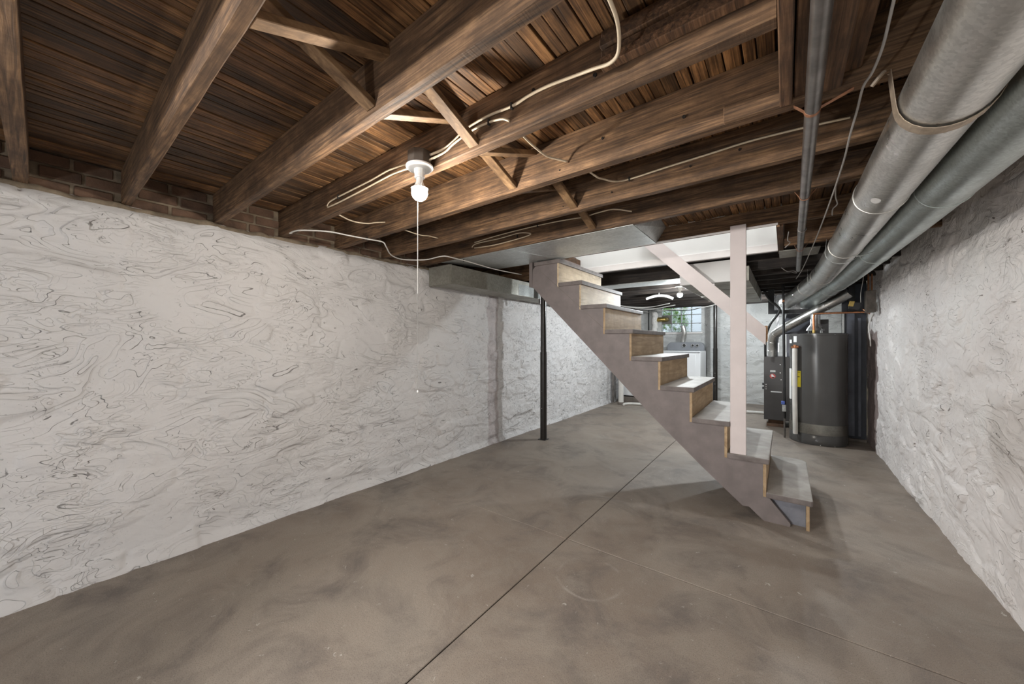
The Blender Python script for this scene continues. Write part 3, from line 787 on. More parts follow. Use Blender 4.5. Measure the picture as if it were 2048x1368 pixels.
bulb_fixture('ceiling_lamp', -1.15, 5.37, 2.008, BULB_FAR[0], BULB_FAR[1], 'lit bare bulb under the far joists near the glass block window', box=False)
bulb_fixture('ceiling_lamp', -0.62, 7.42, 2.008, FILL_FAR[0], FILL_FAR[1], 'added fill bulb at the far end hidden behind the white post', box=False)  # added bulb to brighten the far room, hidden from the camera
fl2 = thing('floor_lamp', (-0.85, -1.75, 0), 'added fill bulb on a floor stand behind the viewpoint', 'lamp')  # added lamp behind the camera, fills the left wall and joist undersides
MB().lathe([(0.0, 0.0), (0.14, 0.0), (0.14, 0.012), (0.02, 0.03), (0.0, 0.03)], -0.85, -1.75, 24).build('base', 'black', fl2, smooth=True)
MB().tube([(-0.85, -1.75, 0.03), (-0.85, -1.75, 0.70)], 0.012, 12).build('pole', 'black', fl2, smooth=True)
MB().lathe([(0.0, 0.70), (0.022, 0.70), (0.022, 0.745), (0.0, 0.745)], -0.85, -1.75, 16).build('socket', 'porcelain', fl2, smooth=True)
MB().lathe([(0.0, 0.745)] + [(0.036 * math.sin(a), 0.786 - 0.036 * math.cos(a)) for a in [math.pi * i / 12 for i in range(2, 12)]] + [(0.0, 0.822)], -0.85, -1.75, 20).build('bulb', emit('floor_lamp_glow', FILL_REAR[0], 4 * math.pi * 0.036 ** 2, FILL_REAR[1]), fl2, smooth=True)
bulb_fixture('ceiling_lamp', -1.25, 3.62, 4.199, FILL_UP[0], FILL_UP[1], 'added fill bulb on the ceiling above the stairwell', box=False)  # unseen bulb added in place of daylight from upstairs

# added, unseen fill spot in a clamp fixture, lighting the stairs and right wall
wk = thing('fill_spot', (-1.75, -1.62, 1.72), 'added clamp fill lamp behind the viewpoint turned towards the stairs', 'lamp')
wd = (Vector((0.80, 3.2, 0.40)) - Vector((-1.75, -1.62, 1.75))).normalized()
wc = Vector((-1.75, -1.62, 1.75))
MB().tube([wc - wd * 0.12, wc - wd * 0.04, wc + wd * 0.01, wc + wd * 0.07], [0.03, 0.035, 0.06, 0.10], 20, caps=False).build('reflector', 'sheet', wk, smooth='all')
MB().tube([wc - wd * 0.10, wc - wd * 0.08 + Vector((0, 0, 0.15)), (-1.80, -1.68, 2.02)], 0.008, 8).build('clamp_arm', 'black', wk)
wl_d = bpy.data.lights.new('fill_spot_light', 'SPOT'); wl_d.energy = FILL_SPOT[0]; wl_d.color = FILL_SPOT[1]
wl_d.spot_size = math.radians(88); wl_d.spot_blend = 0.8; wl_d.shadow_soft_size = 0.08
wl_o = bpy.data.objects.new('fill_spot_light', wl_d); COL.objects.link(wl_o)
wl_o.location = wc + wd * 0.075; wl_o.rotation_euler = wd.to_track_quat('-Z', 'Y').to_euler()

# ------------------------------------------------------------------ cables
def cable(pts, r, mat, label, sub=5, name='cable', cat='cable', flat=False, staples=()):
    t = MB().tube(smooth_path(pts, sub), r, 7)
    o = t.build(name, mat, smooth='all')
    tag(o, label, cat)
    for s_ in staples:
        MB().obox(s_, (0.003, 0, 0), (0, 0.006, 0), (0, 0, 0.011)).build('staple', 'cable_black', o)
    return o
cable([(-2.185, 1.083, 2.058), (-2.142, 1.082, 2.080), (-1.926, 1.078, 2.084), (-1.702, 1.074, 2.086), (-1.548, 1.070, 2.091), (-1.34, 1.035, 2.050)], 0.0042, 'cable', 'upper cream cable looped along the joist left of the near bulb', staples=[(-2.05, 1.080, 2.082)])
cable([(-2.182, 1.083, 2.052), (-2.037, 1.080, 2.050), (-1.823, 1.076, 2.055), (-1.634, 1.072, 2.061), (-1.507, 1.068, 2.062), (-1.335, 1.030, 2.026)], 0.0042, 'cable', 'lower cream cable looped along the joist left of the near bulb')
cable([(-1.21, 1.035, 2.046), (-1.155, 1.062, 2.066), (-1.096, 1.062, 2.08), (-1.018, 1.060, 2.104), (-0.898, 1.058, 2.11), (-0.79, 1.056, 2.102), (-0.713, 1.055, 2.11), (-0.631, 1.053, 2.109), (-0.52, 1.045, 2.092), (-0.45, 1.012, 2.060), (-0.400, 0.998, 2.043), (-0.372, 0.985, 2.046), (-0.352, 0.945, 2.052), (-0.337, 0.89, 2.056), (-0.335, 0.84, 2.066), (-0.340, 0.79, 2.085), (-0.348, 0.745, 2.12)], 0.0052, 'cable', 'long cream cable from the near bulb curling up beside the joist', staples=[(-0.79, 1.055, 2.102)])
cable([(-1.215, 1.030, 2.022), (-1.15, 1.062, 2.050), (-1.096, 1.062, 2.068), (-0.99, 1.060, 2.086), (-0.898, 1.058, 2.084), (-0.837, 1.057, 2.074), (-0.806, 1.062, 2.057)], 0.0045, 'cable', 'short cream cable ending in a joist hole right of the bulb', staples=[(-0.90, 1.057, 2.084)])
cable([(-0.793, 1.125, 2.030), (-0.816, 1.211, 2.046), (-0.82, 1.272, 2.047), (-0.826, 1.333, 2.054), (-0.833, 1.394, 2.068), (-0.786, 1.472, 2.065)], 0.0045, 'cable', 'cream cable sagging between two joists right of the crossed braces')
cable([(-0.719, 1.535, 2.03), (-0.73, 1.67, 2.051), (-0.734, 1.74, 2.07), (-0.709, 1.84, 2.085), (-0.65, 1.893, 2.100), (-0.476, 1.893, 2.109), (-0.278, 1.890, 2.116), (-0.122, 1.888, 2.122), (0.049, 1.884, 2.115), (0.199, 1.882, 2.104)], 0.0045, 'cable', 'long straight cream cable stapled along the joist towards the conduit', staples=[(-0.65, 1.891, 2.100)])
cable([(-2.198, 2.352, 2.080), (-2.138, 2.349, 2.103), (-1.884, 2.345, 2.102), (-1.679, 2.341, 2.11), (-1.568, 2.339, 2.082), (-1.679, 2.341, 2.067), (-1.939, 2.346, 2.058), (-2.168, 2.350, 2.069)], 0.0042, 'cable', 'folded loop of cream cable on the last joist before the stairs', staples=[(-1.70, 2.340, 2.088)])
cable([(-2.156, 2.341, 2.113), (-1.884, 2.336, 2.127), (-1.582, 2.330, 2.132), (-1.358, 2.329, 2.130), (-1.193, 2.326, 2.121), (-1.10, 2.28, 2.10), (-0.98, 2.26, 2.10), (-0.898, 2.31, 2.118), (-0.785, 2.328, 2.085)], 0.0042, 'cable', 'cream cable running along the last joist to the bridging', staples=[(-1.50, 2.329, 2.131)])
cable([(-2.166, 1.135, 2.024), (-2.219, 1.227, 2.028), (-2.236, 1.294, 2.031), (-2.212, 1.361, 2.034), (-2.218, 1.428, 2.059), (-2.226, 1.508, 2.084)], 0.0042, 'cable', 'short cream cable crossing the bay near the left wall')
cable([(-2.082, 1.556, 2.016), (-2.111, 1.669, 2.023), (-2.125, 1.748, 2.030), (-2.146, 1.826, 2.048), (-2.157, 1.926, 2.055)], 0.0036, 'cable', 'thin cream cable crossing the second bay near the left wall')
cable([(-2.72, 1.105, 2.000), (-2.70, 1.085, 1.992), (-2.60, 1.085, 1.990), (-2.53, 1.13, 1.99), (-2.446, 1.23, 1.99), (-2.426, 1.36, 1.99), (-2.405, 1.50, 1.992), (-2.40, 1.60, 1.995), (-2.43, 1.650, 1.975), (-2.58, 1.80, 1.962), (-2.66, 1.97, 1.968), (-2.559, 2.132, 1.98), (-2.349, 2.146, 1.985), (-2.321, 2.237, 1.985), (-2.353, 2.492, 1.995), (-2.363, 2.87, 1.99), (-2.30, 3.25, 1.985)], 0.0048, 'cable_white', 'white cable drooping under the joist ends along the left wall', staples=[(-2.41, 1.48, 1.994), (-2.345, 2.40, 1.994)])
cable([(0.189, 0.75, 2.15), (0.190, 1.0, 2.04), (0.192, 1.159, 2.00), (0.196, 1.291, 1.99), (0.192, 1.394, 1.99), (0.182, 1.463, 1.992), (0.183, 1.574, 1.985), (0.181, 1.719, 1.97), (0.187, 1.991, 1.97), (0.18, 2.547, 1.955), (0.167, 3.406, 1.96), (0.135, 4.50, 1.955), (0.10, 5.2, 1.96)], 0.0034, 'cable_grey', 'thin grey wire hanging beside the big round duct')
# bundle of wires hanging in front of the far wall
for i, (zz, m_, lb) in enumerate(((1.985, 'cable_white', 'white wire sagging across the top of the glass block window'), (1.97, 'cable_black', 'black wire sagging across the top of the glass block window'), (1.99, 'cable_grey', 'grey wire bundled below the far joists left of the window'))):
    a = -2.7; b = -1.05 if i < 2 else -2.2
    pts = [(a + (b - a) * t / 6, 8.25 + 0.06 * i + 0.05 * math.sin(t * 1.7 + i), 2.004 - (2.06 - zz) * math.sin(math.pi * t / 6) + 0.012 * math.sin(math.pi * t / 6) * math.sin(t * 2.3 + i * 2)) for t in range(7)]
    cable(pts, 0.008, m_, lb, 4)
for i, (yy, lb) in enumerate(((7.12, 'white wire looped under the far joists above the stairs'), (7.52, 'second white wire looped under the far joists above the stairs'))):
    pts = [(-2.75 + 0.95 * t / 6, yy + 0.45 * t / 6 + 0.03 * math.sin(t * 2 + i), 2.006 - 0.07 * math.sin(math.pi * t / 6)) for t in range(7)]
    cable(pts, 0.008, 'cable_white', lb, 4)

for pts, lb in (([(0.02, 3.20, 2.02), (0.015, 3.30, 1.985), (0.03, 3.42, 1.99), (0.0, 3.55, 1.985), (0.01, 3.66, 2.012)], 'thin loose grey wire dangling just right of the stair opening'),
                ([(0.20, 2.40, 2.02), (0.205, 2.46, 1.985), (0.22, 2.56, 1.975), (0.21, 2.66, 1.98), (0.215, 2.75, 1.97)], 'crooked scrap of grey wire hanging between conduit and large duct'),
                ([(-0.03, 4.64, 2.01), (0.02, 4.70, 1.975), (0.07, 4.78, 1.99), (0.10, 4.9, 1.98), (0.06, 5.03, 2.01)], 'looped grey wire beyond the end of the steel conduit')):
    cable(pts, 0.003, 'cable_grey', lb)

# ------------------------------------------------------------------ conduit, straps
cd = thing('steel_conduit', (0.08, 2.2, 1.965), 'grey steel pipe running below the joists beside the ducts', 'pipe')
MB().tube([(0.050, -0.6, 1.984), (0.056, 0.3, 1.984), (0.10, 4.2, 1.978), (0.108, 4.66, 1.976)], 0.0205, 18).build('pipe', 'steel_pipe', cd, smooth=True)
for y in (3.0,):
    MB().ring((0.088, y, 1.979), (0, 1, 0), 0.022, 0.003, 20).build('coupling', 'steel_pipe', cd, smooth='all')
def strap(cx, cz, r, y, x0, z0, x1, z1, w, mat, parent, t=0.0012):
    """flat hanger strap: from (x0,z0) down around the underside of a pipe and up to (x1,z1)"""
    pts = [(x0, z0)]
    a0 = math.pi * 1.02; a1 = math.pi * 1.98
    for i in range(13):
        a = a0 + (a1 - a0) * i / 12
        pts.append((cx + (r + t) * math.cos(a), cz + (r + t) * math.sin(a)))
    pts.append((x1, z1))
    v = []; f = []
    for (x, z) in pts:
        v += [(x, y - w / 2, z), (x, y + w / 2, z)]
    for i in range(len(pts) - 1): f.append((2 * i, 2 * i + 1, 2 * i + 3, 2 * i + 2))
    o = MB().add(v, f).build('hanger_strap', mat, parent)
    so = o.modifiers.new('thick', 'SOLIDIFY'); so.thickness = 0.0016; so.offset = 1
    return o
strap(0.069, 1.983, 0.0205, 1.487, 0.022, 2.008, 0.165, 2.008, 0.016, 'copper_strap', cd)
strap(0.079, 1.981, 0.0205, 2.34, 0.040, 2.009, 0.125, 2.009, 0.008, 'copper_strap', cd)
strap(0.094, 1.978, 0.0205, 3.62, 0.06, 2.009, 0.14, 2.009, 0.008, 'copper_strap', cd)

# ------------------------------------------------------------------ round ducts
def round_duct(name, path, r, mat, label, joints, sub=6):
    t = thing(name, (path[0][0], path[0][1], path[0][2] - r), label, 'duct')
    P = smooth_path(path, sub)
    MB().tube(P, r, 32).build('duct_pipe', mat, t, smooth=True)
    for y in joints:
        i = min(range(1, len(P) - 1), key=lambda k: abs(P[k].y - y))
        a, b = (P[i], P[i + 1]) if P[i].y <= y else (P[i - 1], P[i])
        s_ = (y - a.y) / (b.y - a.y) if abs(b.y - a.y) > 1e-6 else 0
        c = a.lerp(b, s_)
        MB().ring(c, (P[i + 1] - P[i - 1]), r + 0.0005, 0.0035, 36).build('joint_bead', mat, t, smooth='all')
    return t
R1 = 0.0925
d1 = round_duct('round_duct', [(0.350, -1.0, 1.914), (0.347, 0.5, 1.914), (0.344, 1.8, 1.914), (0.338, 3.0, 1.914), (0.318, 4.1, 1.912), (0.292, 4.75, 1.908), (0.235, 5.35, 1.895), (0.13, 6.0, 1.86), (0.02, 6.55, 1.82)], R1, 'galv', 'upper left large round galvanised duct with a strap around it', (0.9, 2.28, 3.35, 4.72, 5.5))
d2 = round_duct('round_duct', [(0.552, -1.0, 1.915), (0.552, 0.5, 1.915), (0.550, 1.8, 1.915), (0.542, 3.0, 1.914), (0.518, 4.1, 1.910), (0.482, 4.9, 1.898), (0.430, 5.35, 1.880), (0.365, 5.75, 1.850), (0.31, 6.15, 1.825), (0.275, 6.5, 1.808), (0.262, 6.77, 1.80)], 0.0915, 'galv2', 'round galvanised duct running along the right wall behind the other', (2.35, 3.7, 5.2, 5.5))
strap(0.345, 1.914, R1 + 0.0035, 1.47, 0.238, 2.012, 0.448, 2.012, 0.040, 'band', d1)
MB().tube(smooth_path([(0.238, 1.47, 2.012), (0.225, 1.462, 2.016), (0.213, 1.462, 2.004), (0.20, 1.470, 1.990)], 4), 0.006, 6).build('strap_end', 'band', d1)
strap(0.332, 1.913, R1 + 0.0035, 3.55, 0.245, 2.008, 0.52, 2.008, 0.012, 'sheet', d1)
strap(0.285, 1.906, R1 + 0.0035, 4.9, 0.19, 2.008, 0.38, 2.008, 0.012, 'sheet', d1)
# oval sticker and a small damper lever on the near duct
v = []; n = 16
for i in range(n):
    a = 2 * math.pi * i / n; ang = math.radians(-118) + 0.20 * math.cos(a) * 0.9
    v.append((0.3425 + (R1 + 0.0012) * math.cos(ang), 2.10 + 0.035 * math.sin(a), 1.914 + (R1 + 0.0012) * math.sin(ang)))
MB().add(v, [tuple(range(n))]).build('sticker', 'paper', d1)
MB().tube([(0.31, 3.32, 1.83), (0.40, 3.33, 1.822), (0.52, 3.40, 1.862)], 0.0028, 6).build('damper_rod', 'sheet', d1)

# ------------------------------------------------------------------ sheet metal
pan = thing('sheet_metal_pan', (-1.7, 2.75, 2.0), 'grey sheet metal panel closing the joist bay beside the stairs', 'duct panel')
v = [(-2.62, 2.335 + 0.047, 2.006), (-0.785, 2.335 + 0.014, 2.006), (-0.855, 3.14 + 0.015, 2.068), (-2.62, 3.14 + 0.047, 2.068)]
v += [(x, y, z + 0.0025) for x, y, z in v]
MB().add(v, [(0, 3, 2, 1), (4, 5, 6, 7), (0, 1, 5, 4), (1, 2, 6, 5), (2, 3, 7, 6), (3, 0, 4, 7)]).build('pan_sheet', 'sheet', pan)
v = [(-0.785, 2.385, 2.012), (-0.855, 3.150, 2.074), (-0.78, 3.150, 2.192), (-0.72, 2.385, 2.192)]
v += [(x - 0.003, y, z) for x, y, z in v]
MB().add(v, [(0, 1, 2, 3), (7, 6, 5, 4), (0, 4, 5, 1), (1, 5, 6, 2), (2, 6, 7, 3), (3, 7, 4, 0)]).build('end_cap', 'sheet', pan)
MB().obox((-1.80, 2.76, 2.0355), (0.004, 0, 0), (0, 0.39, 0.031), (0, 0, 0.002)).build('seam', 'sheet', pan)
for xx in (-2.3, -2.1, -1.9, -1.5, -1.2, -0.9):
    MB().lathe([(0.0, 1.999), (0.006, 2.0005), (0.0, 2.005)], xx, 2.362 - SK * 0 + 0.018 * -xx * 0.5, 8).build('screw', 'screw', pan)

bd = thing('box_duct', (-2.7, 4.0, 1.81), 'dull rectangular sheet metal duct fixed along the top of the left wall', 'duct')
MB().box(-2.845, -2.555, 2.42, 5.9, 1.808, 1.990).build('duct_body', 'dull_duct', bd, bevel=0.003)
MB().box(-2.5548, -2.553, 3.55, 5.9, 1.815, 1.945).build('side_sheet', 'flecked', bd)
MB().box(-2.850, -2.549, 2.44, 2.452, 1.803, 1.992).build('standing_seam', 'dull_duct', bd)
MB().box(-2.57, -2.548, 4.02, 4.035, 1.75, 1.992).build('hanger', 'steel_pipe', bd)
tag(MB().box(-2.70, -2.50, 3.68, 3.75, 2.010, 2.080).build('wood_block', 'orange_wood', bevel=0.003), 'short orange wood block above the rectangular duct beside the stair top', 'wood block')

tr = thing('trunk_duct', (-0.58, 5.4, 1.86), 'big rectangular galvanised trunk duct behind the stairs leading to the furnace', 'duct')
MB().box(-0.91, -0.285, 4.30, 6.7, 1.862, 2.006).build('duct_body', 'dull_duct', tr, bevel=0.002)
for y in (4.9, 5.5, 6.1):
    MB().box(-0.912, -0.281, y, y + 0.012, 1.858, 2.007).build('standing_seam', 'dull_duct', tr)
bk = structure(MB().box(-0.915, -0.315, 4.262, 4.298, 1.864, 2.08).build('trim_4', 'white_wall', bevel=0.003))

tag(MB().box(-0.04, 0.225, 3.76, 4.06, 2.000, 2.0085, ).build('sheet_metal_strip', 'dull_duct', bevel=0.001), 'flat galvanised strip under the joists between stair opening and round ducts', 'duct panel')
tag(MB().box(-2.3, -0.95, 4.67, 5.01, 2.001, 2.0085).build('bay_cover', 'sheet', bevel=0.001), 'bright galvanised panel under the joists beyond the stairwell', 'duct panel')

# stack of floorboard offcuts nailed beside the joist near the top of the view
so = thing('board_offcuts', (-0.24, 1.02, 2.06), 'dark ribbed board offcuts nailed to the side of a joist', 'board')
for i in range(4):
    MB().box(-0.44, -0.03, 1.012 + 0.012 * (i % 2), 1.046, 2.064 + i * 0.029, 2.090 + i * 0.029, SK).build('slat', 'joist_y', so, bevel=0.002, seg=1)

# ------------------------------------------------------------------ posts
def steel_post(x, y, top, r, label):
    t = thing('steel_post', (x, y, 0), label, 'post')
    MB().tube([(x, y, 0.006), (x, y, 1.12)], r, 20).build('outer_tube', 'black_gloss', t, smooth=True)
    MB().tube([(x, y, 1.12), (x, y, top - 0.006)], r * 0.86, 20).build('inner_tube', 'black_gloss', t, smooth=True)
    MB().box(x - r * 1.2, x + r * 1.2, y - r * 1.2, y + r * 1.2, 0, 0.006).build('base_plate', 'black', t)
    MB().box(x - r * 1.5, x + r * 1.5, y - r * 1.5, y + r * 1.5, top - 0.006, top).build('top_plate', 'black', t)
    for z in (0.40, 0.62):
        MB().lathe([(0.0, z - 0.006), (0.006, z), (0.0, z + 0.006)], x, y - r, 8).build('adjusting_pin', 'screw', t)
    return t
steel_post(-2.486, 4.0, 1.806 + 0.2, 0.043, 'black steel post standing beside the left wall under the stair top')
steel_post(-1.135, 8.42, 2.008, 0.042, 'black steel post at the far wall right of the dryer')

# ------------------------------------------------------------------ laundry corner
pad = tag(MB().box(-2.80, -1.27, 7.455, 8.72, 0.0, 0.12).build('concrete_pad', 'pad', bevel=0.01), 'low dark concrete pad under the washer and dryer', 'platform')
def console(t, x0, x1, y0, y1, z0, z1, knobs):
    r = 0.10; pl = [(x0, z0), (x1, z0)]
    for i in range(7):
        a = math.pi / 2 * i / 6; pl.append((x1 - r + r * math.cos(a), z1 - r + r * math.sin(a)))
    for i in range(7):
        a = math.pi / 2 + math.pi / 2 * i / 6; pl.append((x0 + r + r * math.cos(a), z1 - r + r * math.sin(a)))
    c = MB().prism_y(pl, y0, y1).build('console', 'console', t, bevel=0.008)
    for kx, kr in knobs:
        MB().tube([(kx, y0 - 0.03, (z0 + z1) / 2 + 0.02), (kx, y0 - 0.001, (z0 + z1) / 2 + 0.02)], kr, 18).build('knob', 'black', c, smooth=True)
        MB().ring((kx, y0 - 0.026, (z0 + z1) / 2 + 0.02), (0, 1, 0), kr, 0.005, 20).build('knob_ring', 'screw', c, smooth='all')
dy = thing('dryer', (-1.71, 8.3, 0.12), 'white dryer with grey rounded control panel below the glass block window', 'dryer')
MB().box(-2.078, -1.336, 8.0, 8.64, 0.16, 1.068).build('body', 'enamel', dy, bevel=0.015)
MB().box(-2.02, -1.42, 7.985, 8.0, 0.42, 1.0).build('door', 'enamel', dy, bevel=0.012)
MB().box(-2.075, -1.339, 7.99, 8.02, 1.040, 1.048).build('top_seam', 'console', dy)
for px in (-2.03, -1.39):
    for py in (8.06, 8.58): MB().tube([(px, py, 0.121), (px, py, 0.162)], 0.02, 10).build('foot', 'black', dy)
console(dy, -2.07, -1.345, 8.44, 8.62, 1.068, 1.245, ((-1.719, 0.036), (-1.554, 0.026), (-1.466, 0.026)))
wa = thing('washer', (-2.42, 7.85, 0.12), 'white washing machine mostly hidden behind the stairs', 'washer')
MB().box(-2.725, -2.105, 7.47, 8.10, 0.145, 0.98).build('body', 'enamel', wa, bevel=0.015)
MB().box(-2.66, -2.17, 7.52, 7.95, 0.981, 0.995).build('lid', 'enamel', wa, bevel=0.005)
for px in (-2.68, -2.15):
    for py in (7.53, 8.04): MB().tube([(px, py, 0.121), (px, py, 0.147)], 0.02, 10).build('foot', 'black', wa)
console(wa, -2.72, -2.11, 7.96, 8.09, 0.981, 1.10, ((-2.5, 0.026), (-2.3, 0.026)))
hose = [(-1.80, 8.70, 0.60), (-1.80, 8.70, 1.10), (-1.795, 8.69, 1.30), (-1.765, 8.67, 1.42), (-1.775, 8.66, 1.52), (-1.80, 8.655, 1.60)]
P = smooth_path(hose, 12)
fh = thing('dryer_hose', (-1.80, 8.7, 0.6), 'crinkled silver flexible hose rising behind the dryer', 'hose')
MB().tube(P, [0.050 + 0.006 * (1 if i % 2 else -1) for i in range(len(P))], 16).build('flex_tube', 'galv', fh, smooth='all')
MB().ring(P[-1], P[-1] - P[-3], 0.05, 0.008, 18).build('end_ring', 'galv', fh, smooth='all')
wt = thing('vent_hose', (-2.40, 8.68, 0.9), 'rough white wrapped vent pipe standing left of the glass block window', 'hose')
P = [Vector((-2.395 + 0.012 * math.sin(i * 0.9), 8.68, 0.95 + i * 0.03)) for i in range(34)]
MB().tube(P, [0.062 + 0.006 * math.sin(i * 2.1) for i in range(34)], 14).build('wrapped_pipe', 'insul', wt, smooth='all')
MB().tube(smooth_path([(-2.34, 8.70, 1.765), (-2.26, 8.70, 1.765), (-2.19, 8.74, 1.765), (-2.175, 8.86, 1.765)], 5), 0.05, 14).build('elbow', 'brass', wt, smooth=True)
sp = thing('standpipe', (-2.62, 7.12, 0), 'thick white plastic drain standpipe in the corner beyond the stairs', 'pipe')
MB().tube([(-2.63, 7.16, 0.05), (-2.63, 7.16, 1.0)], 0.050, 18).build('pipe', 'pvc', sp, smooth=True)
MB().tube([(-2.63, 7.16, 0.52), (-2.63, 7.16, 0.66)], 0.058, 18).build('coupling', 'pvc', sp, smooth=True)
MB().tube([(-2.63, 7.16, 0.0), (-2.63, 7.16, 0.05)], 0.064, 18).build('floor_flange', 'pad', sp, smooth=True)
tag(MB().tube(smooth_path([(-2.535, 7.05, 0.026), (-2.51, 7.18, 0.026), (-2.40, 7.25, 0.026), (-2.198, 7.285, 0.026), (-1.3, 7.415, 0.026), (-0.30, 7.66, 0.026)], 4), 0.024, 12).build('drain_pipe', 'pvc', smooth=True), 'thin white plastic pipe lying across the floor behind the stairs', 'pipe')
tag(MB().tube([(-2.835, 7.26, 0.0), (-2.835, 7.26, 1.8)], 0.030, 12).build('iron_pipe', 'steel_pipe', smooth=True), 'dark iron pipe upright in the corner of the left wall', 'pipe')
ac = thing('curved_tube', (-1.48, 5.9, 1.9), 'curved white tube hung like an arch below the far joists', 'tube')
P = smooth_path([(-1.76, 5.9, 1.962), (-1.66, 5.9, 1.990), (-1.565, 5.9, 1.998), (-1.46, 5.9, 1.985), (-1.36, 5.9, 1.938)], 6)
P = [Vector((p.x, p.y, p.z - 0.03)) for p in P]
MB().tube(P, 0.020, 12).build('tube', 'insul', ac, smooth='all')
MB().tube([(-1.565, 5.9, 1.975), (-1.565, 5.9, 2.11)], 0.004, 6).build('hanging_cord', 'cable_white', ac)
tag(MB().tube([(-2.55, 8.74, 0.15), (-2.55, 8.74, 1.98)], 0.014, 8).build('wall_conduit', 'cable_black', smooth=True), 'thin dark conduit upright on the far wall left of the window', 'pipe')

# bushes and white siding outside the far window
rng = random.Random(8)
m = MB()
for i in range(260):
    c = Vector((rng.uniform(-2.65, -1.88), rng.uniform(9.25, 9.75), rng.uniform(1.55, 2.6)))
    a = rng.uniform(0, 6.28); L = rng.uniform(0.05, 0.10)
    d = Vector((math.cos(a), 0.3 * rng.uniform(-1, 1), math.sin(a))).normalized() * L; w = d.cross(Vector((rng.uniform(-1, 1), 1, rng.uniform(-1, 1)))).normalized() * L * 0.35
    m.add([c - d, c + w, c + d, c - w, c + Vector((0, -0.01, 0))], [(0, 1, 4), (1, 2, 4), (2, 3, 4), (3, 0, 4)])
bush = thing('bush', (-2.25, 9.5, 1.4), 'bright green bush outside the left half of the glass block window', 'plant')
fo = m.build('foliage', 'leaf', bush); fo['kind'] = 'stuff'
MB().tube([(-2.25, 9.5, 1.4), (-2.22, 9.5, 2.2)], 0.02, 8).build('stem', 'joist', bush)
structure(MB().box(-5, 2, 9.05, 14, 1.2, 1.4).build('ground', 'soil'))
structure(MB().box(-5, 2, 11.5, 11.6, 1.4, 5.0).build('wall_neighbour', 'siding'))

# ------------------------------------------------------------------ water heater
HX, HY, HR = 0.33, 6.0, 0.285
wh = thing('water_heater', (HX, HY, 0), 'tall grey cylindrical water heater with yellow label near the right wall', 'water heater')
MB().lathe([(HR - 0.01, 0.0), (HR + 0.002, 0.004), (HR + 0.002, 0.118), (HR - 0.001, 0.122)], HX, HY, 56).build('base_ring', 'tank', wh, smooth=True)
MB().lathe([(HR, 0.122), (HR, 1.325), (HR + 0.004, 1.327), (HR + 0.004, 1.350), (HR - 0.006, 1.356), (0.05, 1.362), (0.0, 1.362)], HX, HY, 56).build('tank', 'tank', wh, smooth=True)
MB().lathe([(HR + 0.0025, 0.128), (HR + 0.0025, 0.252)], HX, HY, 56).build('foil_band', 'tank_band', wh, smooth=True)
def on_tank(a0, a1, z0, z1, name, mat, parent, dr=0.003):
    v = []; f = []; n = 8
    for i in range(n + 1):
        a = math.radians(a0 + (a1 - a0) * i / n)
        for z in (z0, z1): v.append((HX + (HR + dr) * math.cos(a), HY + (HR + dr) * math.sin(a), z))
    for i in range(n): f.append((2 * i, 2 * i + 2, 2 * i + 3, 2 * i + 1))
    return MB().add(v, f).build(name, mat, parent, smooth='all')
yl = on_tank(-154, -127, 0.690, 0.890, 'yellow_label', 'yellow', wh)
def curved_text(txt, size, a_mid, z, parent, dr=0.0045, mat='ink'):
    cu = bpy.data.curves.new('lettering', 'FONT'); cu.body = txt; cu.size = size; cu.align_x = 'CENTER'; cu.resolution_u = 2
    ob = bpy.data.objects.new('lettering', cu); COL.objects.link(ob)
    dg = bpy.context.evaluated_depsgraph_get(); dg.update()
    me = bpy.data.meshes.new_from_object(ob.evaluated_get(dg))
    bpy.data.objects.remove(ob)
    v = []
    for p in me.vertices:
        a = math.radians(a_mid) + p.co.x / HR
        v.append((HX + (HR + dr) * math.cos(a), HY + (HR + dr) * math.sin(a), z + p.co.y))
    f = [tuple(q.vertices) for q in me.polygons]
    return MB().add(v, f).build('lettering', mat, parent)
curved_text('ENERGYGUIDE', 0.019, -140.5, 0.866, yl)
curved_text('$ 0.00', 0.012, -134.5, 0.812, yl) if False else None
on_tank(-143, -129.5, 0.812, 0.820, 'print_bar', 'ink', yl, 0.0045)
on_tank(-144, -137, 0.742, 0.754, 'print_bar', 'ink', yl, 0.0045)
on_tank(-152, -143, 0.842, 0.845, 'print_bar', 'ink', yl, 0.0045)
on_tank(-147.5, -137.5, 1.248, 1.325, 'white_label', 'paper', wh)
on_tank(-168, -155, 1.235, 1.28, 'white_label', 'paper', wh)
on_tank(-170, -156, 0.52, 0.91, 'instruction_label', 'paper', wh)
# draft hood, flue stub, connections
MB().lathe([(0.095, 1.395), (0.085, 1.42), (0.05, 1.47), (0.05, 1.60)], HX - 0.02, HY + 0.05, 20).build('draft_hood', 'bright', wh, smooth=True)
for k in range(4):
    a = k * math.pi / 2 + 0.6
    MB().tube([(HX - 0.02 + 0.085 * math.cos(a), HY + 0.05 + 0.085 * math.sin(a), 1.360), (HX - 0.02 + 0.085 * math.cos(a), HY + 0.05 + 0.085 * math.sin(a), 1.40)], 0.006, 6).build('hood_leg', 'sheet', wh)
MB().tube(smooth_path([(0.285, 5.86, 1.36), (0.285, 5.86, 1.56), (0.292, 5.86, 1.592), (0.32, 5.86, 1.60), (0.50, 5.86, 1.60), (0.70, 5.86, 1.60), (0.76, 5.86, 1.595)], 5), 0.012, 10).build('copper_pipe', 'copper', wh, smooth='all')
MB().tube([(0.285, 5.86, 1.358), (0.285, 5.86, 1.40)], 0.016, 10).build('brass_nipple', 'brass', wh, smooth=True)
dp = MB().tube([(0.105, 5.775, 0.105), (0.098, 5.772, 0.6), (0.098, 5.772, 1.17)], 0.026, 14).build('discharge_pipe', 'pvc', wh, smooth=True)
